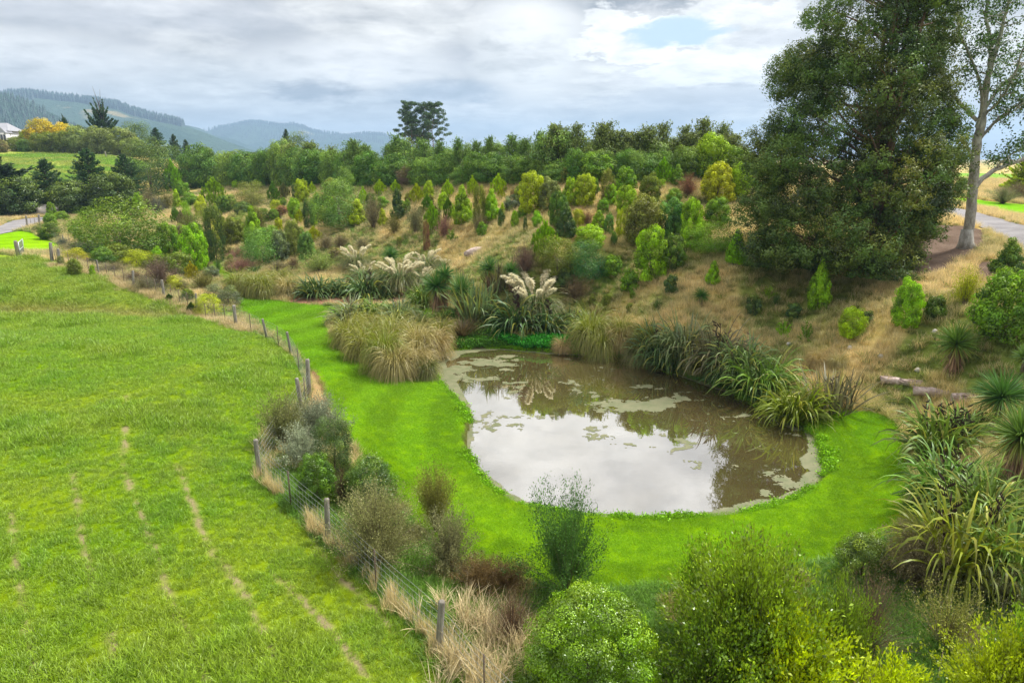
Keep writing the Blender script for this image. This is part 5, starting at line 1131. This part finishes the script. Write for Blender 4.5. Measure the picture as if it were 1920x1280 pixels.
# leafy foreground bushes with visible leaves
def leafy(n=16000, shoots=190, leaf=.042, asp=.42, lean=.42, spread=.55): return wispy_mesh('crown', n, shoots, leaf, spread, lean, asp, mat=M_GLOSSY)
own(1400,1290,985,255, lambda: leafy(44000, 520, .034, .45, .40, .55), (.19,.34,.03), 'large mid green leafy bush filling the bottom right centre', hm=.9, wm=.74)
own(1315,1190,1022,100, lambda: leafy(15000, 220, .036, .5, .35, .5), (.15,.30,.02), 'darker leafy bush at the left side of the large one', wm=.8)
own(1555,1290,1085,130, lambda: leafy(18000, 260, .034, .4, .40, .5), (.16,.27,.03), 'leafy bush with greyish twigs right of the large one', wm=.75)
own(1335,1340,1150,200, lambda: leafy(20000, 260, .034, .5, .42, .55), (.10,.22,.02), 'dark green leafy bush at the very bottom', wm=.8)
own(1480,1350,1168,190, lambda: leafy(13000, 190, .050, .45, .40, .5), (.42,.58,.03), 'vivid lime leafy bush in the nearest foreground', wm=.85)
own(1660,1370,1240,110, lambda: leafy(9000, 150, .055, .45, .42, .55), (.42,.58,.03), 'low vivid lime shoots right of the nearest bush')
own(1860,1340,1185,150, lambda: leafy(14000, 210, .046, .42, .45, .55), (.33,.48,.03), 'yellow green leafy bush in the bottom right corner', wm=.85)
own(1930,1330,1150,110, lambda: leafy(9000, 140, .050, .42, .45, .55), (.22,.38,.03), 'leafy shoots cut by the right bottom corner')
own(1620,1225,1075,104, lambda: wispy_mesh('crown', 5200, 520, .03, .5, .45, .16, mat=M_DEAD), (.30,.19,.11), 'dry pinkish brown grass clump behind the leafy bushes', 'dry_clump', 'dry clump')
own(1770,1210,1105,130, lambda: wispy_mesh('crown', 5000, 110, .026, .5, .5), (.22,.27,.08), 'faint olive twiggy shrub on the weedy grass')

# ------------------------------------------------------------ fences
def P3(px, py): x, y, z = ground(px, py); return np.array([float(x[0]), float(y[0]), float(z[0])])
def fence(label, feet, hs, rad, wires, netting=False, battens=0, post_tilt=.05):
    root = empty('wire_fence', tuple(P3(*feet[0]))); tag(root, label, 'fence'); o0 = np.array(root.location); Ps = [P3(*f) for f in feet]; tops = []
    for p, h, r_ in zip(Ps, hs, rad):
        mb = MB(); tx, ty = rng.normal(0, post_tilt, 2); tp = np.array([tx * h, ty * h, h]); mb.tube([(0, 0, -.15), tp * .4, tp * .97, tp], [r_ * 1.05, r_, r_ * .97, r_ * .8], 8, rough=.07)
        q = link('post', mb.mesh('post', M_POST), root); q.location = p - o0; tops.append(tp)
    mb = MB(); mesh_ = MB()
    for i in range(len(Ps) - 1):
        A, B = Ps[i] - o0, Ps[i + 1] - o0; L = np.linalg.norm(B - A); m_ = max(3, int(L / 1.5)); t = np.linspace(0, 1, m_ + 1)
        base = A + (B - A) * t[:, None]; base[:, 2] = height(base[:, 0] + o0[0], base[:, 1] + o0[1]) - o0[2]
        for wz in wires: pts = base + [0, 0, wz]; pts[0] = A + tops[i] * wz / hs[i]; pts[-1] = B + tops[i + 1] * wz / hs[i + 1]; mb.tube(pts, [.004] * len(pts), 3, cap=False)
        if netting:
            m2 = max(2, int(L / .18)); t2 = np.linspace(0, 1, m2 + 1)[1:-1]; b2 = A + (B - A) * t2[:, None]; b2[:, 2] = height(b2[:, 0] + o0[0], b2[:, 1] + o0[1]) - o0[2]
            for b_ in b2: mesh_.tube([b_ + [0, 0, .05], b_ + [0, 0, max(wires) * .92]], [.0025] * 2, 3, cap=False)
        for k in range(battens):
            tb = (k + 1) / (battens + 1); b_ = A + (B - A) * tb; b_[2] = float(height(b_[0] + o0[0], b_[1] + o0[1])[0]) - o0[2]
            bb = MB(); bb.box((0, 0, .5), (.03, .03, 1.15)); q = link('steel_stake', bb.mesh('steel_stake', M_BARK), root); q.location = b_
    link('wire', mb.mesh('wire', M_WIRE), root)
    if netting: link('netting', mesh_.mesh('netting', M_WIRE), root)
W7 = [.12, .27, .42, .58, .74, .90, 1.05]
fence('weathered post and wire fence between the paddock and the lawn', [(443,612),(501,636),(546,664),(580,744),(566,770),(487,893),(615,1017),(822,1226),(1010,1420)], [1.25,1.15,1.15,1.55,1.3,1.2,1.2,1.2,1.2], [.085,.065,.065,.09,.08,.072,.072,.072,.072], W7, True, 1)
fence('grey post and netting fence running up beside the left shrubs', [(98,494),(113,495),(186,515),(251,540),(308,558),(369,586),(443,612)], [1.6,1.2,1.1,1.2,1.2,1.25,1.25], [.12,.1,.06,.08,.09,.07,.09], W7, True, 3)
fence('post and netting fence around the road bend', [(51,425),(74,422),(80,446),(120,458),(153,462)], [1.3,1.3,1.1,1.0,1.1], [.10,.12,.06,.05,.06], W7[:6], True, 2)
fence('low grey rail fence along the hilltop pasture', [(97,285),(118,287),(140,289),(165,292),(200,296),(235,300)], [1.4]*6, [.12]*6, [.4,.8,1.25], False, 0)
# leaning metal gate by its post
A = P3(39, 482); root = empty('farm_gate', tuple(A)); tag(root, 'leaning silver mesh gate hung on a grey post at the paddock top', 'gate'); mb = MB(); B = P3(52, 468) - A; B = B / np.linalg.norm(B) * 2.4
U = np.array([0, 0, 1.15]); E = np.array([.25, 0, .2])
for a_, b_ in ((np.zeros(3) + [0, 0, .12], B + E * .6 + [0, 0, .12]), (U, B + U + E), (np.array([0, 0, .12]), U), (B + E * .6 + [0, 0, .12], B + U + E), (U * .5, B + U * .5 + E * .8)): mb.tube([a_, b_], [.03, .03], 5)
link('gate_frame', mb.mesh('gate_frame', plain('painted_steel', (.62, .68, .68), .4, .3)), root); mb = MB()
for k in range(1, 13): t = k / 13; mb.tube([B * t + E * .6 * t + [0, 0, .12], B * t + U + E * t], [.012] * 2, 3, cap=False)
link('gate_mesh', mb.mesh('gate_mesh', M_WIRE), root)
A2 = P3(38, 482); mb = MB(); mb.tube([(0, 0, -.1), (0, 0, 1.2), (0, 0, 1.32)], [.14, .13, .1], 8, rough=.06); q = link('gate_post', mb.mesh('gate_post', M_POST), root); q.location = (A2 - A) + [-.12, -.05, 0]

# ------------------------------------------------------------ logs, white rails, house
for px, py, L, lab, an in [(1690,722,1.5,'short weathered log lying in the grass above the lawn',-.45), (1756,742,1.6,'bleached split log right of the short log',-.35), (1806,752,.8,'half buried log end beside the right flax',-.2)]:
    p = P3(px, py); root = empty('log', tuple(p), an); tag(root, lab, 'log', 'logs above the lawn'); mb = MB(); t = np.linspace(-.5, .5, 9)
    mb.tube(np.c_[t * L, rng.normal(0, .02, 9), .12 + rng.normal(0, .012, 9)], .17 + rng.normal(0, .012, 9), 10, rough=.10); link('wood', mb.mesh('wood', M_LOG), root)
    mb = MB()
    for k in range(16): a = rng.uniform(.2, 2.9); x_ = rng.uniform(-.45, .35) * L; mb.box((x_, math.cos(a) * .18, .12 + math.sin(a) * .18), (rng.uniform(.15, .4), .035, .02), rng.normal(0, .1), rng.random())
    link('bark', mb.mesh('bark', M_LOG), root)
p = P3(893, 478); root = empty('rock', tuple(p), .3); tag(root, 'pale slab of rock bedded in the straw slope', 'rock'); me = bpy.data.meshes.new('slab')
mb = MB(); mb.tube(np.c_[np.linspace(-.9, .9, 7), rng.normal(0, .05, 7), .1 + .25 * np.linspace(0, 1, 7)], [.12, .3, .38, .36, .3, .26, .12], 7, rough=.2); link('slab', mb.mesh('slab', M_LOG), root)
for i, (px, py) in enumerate([(1404,645),(1593,655),(1651,671),(1720,697),(1752,625),(1479,648)]):
    p = P3(px, py); mb = MB(); s = .11; mb.tube(np.c_[np.linspace(-s, s, 5), rng.normal(0, .01, 5), .05 + np.array([0, .02, .03, .02, 0])], [.02, .09, .11, .09, .02], 6, rough=.15); o = link('stone', mb.mesh('stone', plain('pale_stone', (.5, .47, .42))))
    o.location = p; tag(o, ['pale stone nearest the flax bank', 'pale stone under the lime sapling', 'pale stone on the straw between sapling and logs', 'pale stone just above the short log', 'pale stone left of the big right tree', 'pale stone above the bronze flax'][i], 'stone', 'pale stones in the straw')
root = empty('white_fence', tuple(P3(16, 408))); o0 = np.array(root.location); tag(root, 'white rail fence beyond the road bend', 'fence'); MW = plain('white_paint', (.72, .74, .76), .45); A, B = P3(16, 408) - o0, P3(62, 406) - o0
mb = MB()
for z_ in (.35, .7, 1.05): mb.tube([A + [0, 0, z_], B + [0, 0, z_]], [.06, .06], 4)
link('rail', mb.mesh('rail', MW), root)
for k in range(7): t = k / 6; b_ = MB(); b_.box((0, 0, .6), (.14, .14, 1.3)); q = link('post', b_.mesh('post', MW), root); q.location = A + (B - A) * t
# white shed roof glimpsed by the road
p = P3(85, 404); root = empty('shed', tuple(p), .2); tag(root, 'low pale roofed shed half hidden behind the road fence', 'shed'); b_ = MB(); b_.box((0, 0, .5), (4.2, 2.4, 1.0)); link('wall', b_.mesh('wall', plain('pale_board', (.55, .5, .45))), root)
b_ = MB(); b_.add([(-2.3, -1.4, 1.0), (2.3, -1.4, 1.0), (2.3, 0, 1.6), (-2.3, 0, 1.6), (2.3, 1.4, 1.0), (-2.3, 1.4, 1.0)], [[0, 1, 2, 3], [3, 2, 4, 5]]); b_.add([(-2.3, -1.4, .95), (2.3, -1.4, .95), (2.3, 1.4, .95), (-2.3, 1.4, .95)], [[3, 2, 1, 0]]); link('roof', b_.mesh('roof', plain('pale_roof', (.6, .55, .5))), root)
# white house on the hill
yy = 195.0; x, _, z0 = at_y(4, 272, yy); zg = float(height(x, yy)[0]); root = empty('house', (x, yy, min(zg, z0) - .2)); tag(root, 'white weatherboard house with grey gable roof on the hilltop at the left edge', 'house'); MH = plain('white_weatherboard', (.74, .75, .77), .6); MR = plain('slate_roof', (.30, .31, .35), .5)
hz0 = max(0, z0 - zg); b_ = MB(); b_.box((-5.5, 3, 1.9 + hz0), (15, 6, 4.0)); b_.box((1.2, -.7, 1.7 + hz0), (2.8, 1.4, 3.4)); link('wall', b_.mesh('wall', MH), root)
b_ = MB(); e = 3.9 + hz0; X0, X1 = -13.4, 2.6; b_.add([(X0, -.5, e), (X1, -.5, e), (X1 - 2.2, 3, e + 2.2), (X0, 3, e + 2.2), (X1, 6.5, e), (X0, 6.5, e)], [[0, 1, 2, 3], [3, 2, 4, 5]]); b_.add([(X1, -.5, e), (X1, 6.5, e), (X1 - 2.2, 3, e + 2.2)], [[0, 1, 2]])
e2 = 3.35 + hz0; b_.add([(-.4, -1.7, e2), (2.8, -1.7, e2), (1.2, -1.2, e2 + 1.5), (1.2, 2.5, e2 + 1.7), (-.4, 1, e2), (2.8, 1, e2)], [[0, 2, 3, 4], [2, 1, 5, 3]]); b_.add([(-.4, -1.7, e2), (2.8, -1.7, e2), (1.2, -1.2, e2 + 1.5)], [[0, 1, 2]]); link('roof', b_.mesh('roof', MR), root)
MG = plain('window_glass', (.05, .06, .09), .1)
for wx in (.5, 1.3, 2.1):
    f_ = MB(); f_.box((wx, -1.44, 1.9 + hz0), (.6, .06, 1.9)); w_ = link('window', f_.mesh('window', MG), root); s_ = MB(); s_.box((wx, -1.46, .92 + hz0), (.7, .12, .09)); s_.box((wx, -1.46, 2.9 + hz0), (.7, .12, .09)); link('frame', s_.mesh('frame', MH), w_)
b_ = MB(); b_.box((-3, 3, e + 2.4), (.8, .8, 1.8)); link('chimney', b_.mesh('chimney', plain('brick_chimney', (.35, .2, .15))), root)
# shrubs and field edge beyond the right road
put(1806, 362, 337, 26, 'round', 'dark', 'dark round shrub left of the pale trunk beyond the road')
put(1880, 382, 352, 34, 'bush', 'khaki', 'brown twiggy shrub on the green verge beyond the road'); put(1905, 376, 345, 40, 'bush', 'brown', 'larger brown shrub at the right edge beyond the road')
put(1912, 362, 290, 66, 'pine', 'ygreen', 'light green conifer branches at the right edge beyond the road', name='pine_tree')
# ------------------------------------------------------------ ground cover nobody could count: instanced tufts
tuftcol = bpy.data.collections.new('tufts')
def tuft(name, coll, n, h, spread, W, e=1.25, es=.25, droop=.9, segs=3, mat=None, head=0.0, wfrac=1.0):
    a = rng.random(n) * 6.283; q = np.sqrt(rng.random(n)) * spread; b2 = rng.random(n) * 6.283
    V, F, t, id_ = strips(np.c_[np.cos(b2) * q, np.sin(b2) * q, np.zeros(n)], a, h * rng.uniform(.5, 1.15, n), W * rng.uniform(.6, 1.3, n), np.clip(rng.normal(e, es, n), .2, 1.55), rng.uniform(.1, 1, n) * droop, segs, 1.5, 3, .6)
    v = rng.random(n)[id_]; hh = t * 1.0
    me = make_mesh(name, V, F, {"v": v, "h": hh}, mats=[mat]); o = bpy.data.objects.new(name, me); coll.objects.link(o); return o
def tint_mat(name, tip, tipamt=.5, transl=.35, gloss=.03, lo=.6, hi=1.4):
    m_, N = new_mat(name); c = attr(N, 'tint', 'INSTANCER', 'Color'); c = N.mix(N.m('MULTIPLY', attr(N, 'h'), tipamt), c, (*tip, 1)) if tip else c
    c = scale_col(N, c, N.m('MULTIPLY_ADD', attr(N, 'v'), hi - lo, lo)); finish(N, c, transl, gloss, .5); return m_
def scatter(name, protos, X, Y, scl, tint, label, cat='grass', dz=0.0, zs=None):
    n = len(X); Z = height(X, Y) + dz; me = bpy.data.meshes.new(name); me.vertices.add(n); me.vertices.foreach_set('co', np.c_[X, Y, Z].astype(np.float32).ravel())
    for nm, typ, dat, key in (('sc', 'FLOAT', scl, 'value'), ('rz', 'FLOAT', rng.random(n) * 6.283, 'value'), ('pi', 'INT', rng.integers(0, 999, n), 'value')):
        at = me.attributes.new(nm, typ, 'POINT'); at.data.foreach_set(key, np.asarray(dat, np.int32 if typ == 'INT' else np.float32))
    at = me.attributes.new('tint', 'FLOAT_COLOR', 'POINT'); at.data.foreach_set('color', np.c_[tint, np.ones(n)].astype(np.float32).ravel())
    cc = bpy.data.collections.new(name + '_tufts')
    for p in protos: cc.objects.link(p)
    o = link(name, me); tag(o, label, cat, kind='stuff'); g = bpy.data.node_groups.new(name, 'GeometryNodeTree')
    g.interface.new_socket('Geometry', in_out='INPUT', socket_type='NodeSocketGeometry'); g.interface.new_socket('Geometry', in_out='OUTPUT', socket_type='NodeSocketGeometry'); A = g.nodes.new; L = g.links.new
    gi, go, ip, ci = A('NodeGroupInput'), A('NodeGroupOutput'), A('GeometryNodeInstanceOnPoints'), A('GeometryNodeCollectionInfo')
    ci.inputs['Collection'].default_value = cc; ci.inputs['Separate Children'].default_value = True; ci.inputs['Reset Children'].default_value = True; ip.inputs['Pick Instance'].default_value = True
    def na(nm, typ): q = A('GeometryNodeInputNamedAttribute'); q.data_type = typ; q.inputs['Name'].default_value = nm; return q.outputs[0]
    cx = A('ShaderNodeCombineXYZ'); L(na('rz', 'FLOAT'), cx.inputs[2]); er = A('FunctionNodeEulerToRotation'); L(cx.outputs[0], er.inputs[0])
    L(gi.outputs[0], ip.inputs['Points']); L(ci.outputs[0], ip.inputs['Instance']); L(na('pi', 'INT'), ip.inputs['Instance Index']); L(er.outputs[0], ip.inputs['Rotation']); L(na('sc', 'FLOAT'), ip.inputs['Scale']); L(ip.outputs[0], go.inputs[0])
    md = o.modifiers.new('scatter', 'NODES'); md.node_group = g; return o
def polar(n, a0, a1, r0, r1, p=1.0):
    """random places in a sector seen from the lookout; p=1 even over the ground, larger = denser near"""
    a = np.radians(rng.uniform(a0, a1, n)); u = rng.random(n); k = 2 - (p - 1); r = (r0 ** k + u * (r1 ** k - r0 ** k)) ** (1 / k) if abs(k) > 1e-3 else r0 * (r1 / r0) ** u
    return r * np.sin(a), r * np.cos(a)
MT_G = tint_mat('grass_tufts', (.30, .42, .05), .35); MT_D = tint_mat('straw_tufts', (.78, .64, .37), .75, .35); MT_L = tint_mat('lawn_blades', None, 0, .35, .02, .85, 1.15); MT_W = tint_mat('weed_leaves', None, 0, .3, .015, .5, 1.5)
cA = tuftcol
pad = [tuft('paddock_tuft', cA, 34, .15, .13, .011, 1.0, .3, .9, 3, MT_G) for _ in range(4)]
lwn = [tuft('lawn_tuft', cA, 70, .045, .17, .008, 1.1, .3, .5, 2, MT_L) for _ in range(3)]
dry = [tuft('straw_tuft', cA, 46, .46, .22, .012, 1.25, .22, .8, 4, MT_D) for _ in range(4)]
grn = [tuft('weedy_tuft', cA, 46, .30, .20, .016, 1.05, .3, 1.1, 3, MT_G) for _ in range(3)]
def weedclump(n=60, L=.05, sp=.16, hh=.12):
    P = np.c_[rng.normal(0, sp * .6, (n, 2)), rng.random(n) * hh]; sz = L * rng.uniform(.6, 1.4, n); V, F = leaf_quads(P, rng.normal(0, 1, (n, 3)) * .4, sz, sz * .7, .8, .5)
    me = make_mesh('weed', V, F, {"v": np.repeat(rng.random(n), 4), "h": np.zeros(n * 4)}, mats=[MT_W]); o = bpy.data.objects.new('weed', me); return o
weeds = [weedclump() for _ in range(3)]
def notin(X, Y, *polys, m=None):
    k = np.ones(len(X), bool)
    for p in polys: k &= ~inside(X, Y, p)
    return k
def jitter(c, s=.12): return np.clip(c * (1 + rng.normal(0, s, (len(c), 1))), 0, .9)
def dist_scale(X, Y, d0=22, k=.022): return 1 + k * np.maximum(0, np.hypot(X, Y) - d0)
# paddock
X, Y = polar(105000, -50, 6, 9, 66, 1.55); k = inside(X, Y, PADD) & (bare(X, Y) < rng.uniform(.2, 1.0, len(X))); X, Y = X[k], Y[k]
lush = fbm(X / .9, Y / .9, 81, 3); ex = 1 + 1.0 * sstep(.45, .7, fbm(X / 2.2, Y / 2.2, 82, 3)); s = (.55 + .8 * lush) * ex * rng.uniform(.7, 1.2, len(X)) * dist_scale(X, Y) * .8
c = landcol(X, Y); c = c * (1 - .22 * sstep(.5, .75, lush)[:, None] * np.array([[.8, .25, .3]]))
scatter('paddock_grass', pad, X, Y, s, jitter(c * 1.17, .13), 'uneven bright grazing grass of the near paddock')
# pasture on the hill
X, Y = polar(26000, -46, -26, 95, 215, 1.4); k = inside(X, Y, PAST) & (Y > 100); X, Y = X[k], Y[k]; scatter('pasture_grass', pad, X, Y, 3.2 * rng.uniform(.5, 1.3, len(X)), jitter(landcol(X, Y) * 1.05), 'tufty pasture on the far left hill')
# lawns
X, Y = polar(125000, -46, 44, 10, 62, 1.7); k = (inside(X, Y, LAWN)) & (sdist(X, Y, POND) > .04); X, Y = X[k], Y[k]
scatter('lawn_grass', lwn, X, Y, rng.uniform(.8, 1.3, len(X)) * dist_scale(X, Y, 20, .03), jitter(landcol(X, Y) * 1.22, .04), 'short mown bright green lawn around the pond')
# rough straw grass of the slope
def rough_ok(X, Y): return notin(X, Y, PADD, LAWN, LAWN2, MULCH, MULCH2, GREEN3, POND, FARP, DIRT, VERGE) & ~((inside(X, Y, PAST)) & (Y > 90)) & ~((inside(X, Y, FARM)) & (Y > 60))
X, Y = polar(190000, -42, 62, 20, 130, 1.45); k = rough_ok(X, Y); X, Y = X[k], Y[k]; sy = sdist(X, Y, POND); k = (sy > .8); X, Y = X[k], Y[k]; c = landcol(X, Y); isg = c[:, 1] > c[:, 0] * 1.05
road = np.array(ground([1730,1790,1832,1875,1920,2000,1960,1905,1860,1826,1780,1730], [383,391,399,411,424,452,500,460,437,421,405,398])[:2]).T; road2 = np.array(ground([-260,-60,0,25,60,100,98,62,30,0,-60,-260], [440,432,424,414,409,408,413,424,433,440,455,470])[:2]).T
k = notin(X, Y, road, road2); X, Y, c, isg = X[k], Y[k], c[k], isg[k]; s = rng.uniform(.55, 1.15, len(X)) * dist_scale(X, Y, 40, .0035)
k = ~isg | (rng.random(len(X)) < .35); st_c = np.where(isg[:, None], np.array([[.34, .26, .08]]), c)
scatter('dry_grass', dry, X[k], Y[k], s[k], jitter(st_c[k] * 1.5, .18), 'tall straw coloured grass over the planted slope', 'dry grass')
k = isg | (rng.random(len(X)) < .18); gc_ = np.where(isg[:, None], c, np.array([[.13, .22, .03]])); scatter('rough_grass', grn, X[k], Y[k], s[k] * 1.1, jitter(gc_[k] * 1.05, .2), 'green rough grass and weeds among the straw')
# near weedy grass below the lawn
X, Y = polar(44000, -32, 66, 7.5, 23, 1.3); k = notin(X, Y, PADD, LAWN, POND, VERGE); X, Y = X[k], Y[k]; c = np.where((fbm(X / 1.3, Y / 1.3, 85) > .60)[:, None], np.array([[.32, .26, .09]]), np.array([[.12, .29, .02]]))
scatter('weedy_grass', grn, X, Y, rng.uniform(.4, .9, len(X)), jitter(c, .2), 'lush weedy grass in front of the mown lawn')
# straw grass standing in the fence line
def along(P, n, sd):
    P = np.array([P3(*p)[:2] for p in P]); d = np.r_[0, np.cumsum(np.linalg.norm(np.diff(P, axis=0), axis=1))]; u = rng.random(n) * d[-1]
    return np.interp(u, d, P[:, 0]) + rng.normal(0, sd, n), np.interp(u, d, P[:, 1]) + rng.normal(0, sd, n), u / d[-1]
X, Y, u = along([(487,893),(545,955),(615,1017),(720,1120),(822,1226),(940,1340),(1010,1420)], 430, .09); k = fbm(X / .8, Y / .8, 88, 3) > .45; X, Y, u = X[k], Y[k], u[k]
scatter('fence_grass', [tuft('long_straw', cA, 22, .55, .07, .010, 1.35, .16, .5, 4, MT_D) for _ in range(3)], X, Y, rng.uniform(.6, 1.15, len(X)), jitter(np.tile([[.50, .41, .17]], (len(X), 1)), .2), 'dry straw standing in the near fence line', 'dry grass')
X, Y, u = along([(850,1150),(900,1180),(950,1240),(930,1300),(860,1260)], 85, .42); scatter('seeding_grass', [tuft('seed_grass', cA, 30, .75, .12, .016, 1.3, .2, .9, 5, MT_D) for _ in range(3)], X, Y, rng.uniform(.6, 1.15, len(X)), jitter(np.tile([[.58, .49, .28]], (len(X), 1)), .2), 'pale feathery seeding grass beside the last fence post', 'dry grass')
X, Y, u = along([(98,498),(186,518),(251,543),(308,562),(369,590),(443,612),(470,622)], 1400, .30); Xg, Yg, ug = along([(850,1130),(900,1170),(960,1230),(940,1300),(860,1250)], 260, .5); scatter('fence_weeds', grn, Xg, Yg, rng.uniform(.6, 1.2, len(Xg)), jitter(np.tile([[.17, .32, .03]], (len(Xg), 1)), .2), 'green weeds mixed into the pale seeding grass', 'weeds')
scatter('verge_grass', dry, X, Y, rng.uniform(.4, .95, len(X)), jitter(np.tile([[.46, .36, .15]], (len(X), 1)), .2), 'dry grass along the upper fence line', 'dry grass')
# leafy bank weeds round the water and the ground cover patch
i = rng.integers(0, len(POND), 5200); f = rng.random(5200)[:, None]; nx_ = (POND[i] * (1 - f) + POND[(i + 1) % len(POND)] * f); cc0 = POND.mean(0); nx_ = nx_ + unit(nx_ - cc0) * rng.normal(.0, .10, (5200, 1)) + .25 * np.maximum(0, fbm(nx_[:, :1] / 1.3, nx_[:, 1:] / 1.3, 99, 3) - .5); X, Y = nx_.T; k = fbm(X / .9, Y / .9, 98, 3) > .46; X, Y = X[k], Y[k]
lc = np.tile([[.20, .42, .008]], (len(X), 1)); scatter('bank_weeds', weeds + [tuft('bank_tuft', cA, 26, .13, .09, .010, 1.0, .35, 1.1, 3, MT_L) for _ in range(4)], X, Y, rng.uniform(.4, 1.2, len(X)) * (.6 + .8 * fbm(X / .5, Y / .5, 96, 3)), jitter(lc, .16), 'bright grass and leafy weeds fringing the pond edge', 'weeds')
X, Y = polar(60000, -5, 22, 24, 46, 1.2); k = inside(X, Y, VERGE) & (sdist(X, Y, POND) > .05); X, Y = X[k], Y[k]
gcov = inside(X, Y, poly_px([(930,625),(1000,618),(1060,632),(1086,660),(1060,668),(940,655)])); mound = np.where(gcov, .35 * fbm(X / .8, Y / .8, 95, 3), .0)
scatter('ground_cover', [weedclump(70, .07, .2, .25) for _ in range(3)], X, Y, rng.uniform(.7, 1.3, len(X)), jitter(np.where(gcov[:, None], np.array([[.04, .26, .015]]), np.array([[.09, .24, .02]])), .22), 'vivid creeping ground cover on the far bank', 'ground cover', mound)
HAZE_D = 2.5e-4
# ------------------------------------------------------------ haze: the air between here and the hills
m_, N = new_mat('haze_air'); pv = N.n('ShaderNodeVolumePrincipled'); pv.inputs['Color'].default_value = (.47, .70, 1, 1)
pv.inputs['Density'].default_value = HAZE_D; pv.inputs['Anisotropy'].default_value = .2; o = N.n('ShaderNodeOutputMaterial'); N.t.links.new(pv.outputs[0], o.inputs['Volume'])
mb = MB(); lo, hi = -20.0, 290.0; mb.box((0, 0, (lo + hi) / 2), (13000, 13000, hi - lo)); hz = link('haze', mb.mesh('haze', m_)); tag(hz, 'thin blue haze filling the air out to the hills', 'haze', kind='stuff')
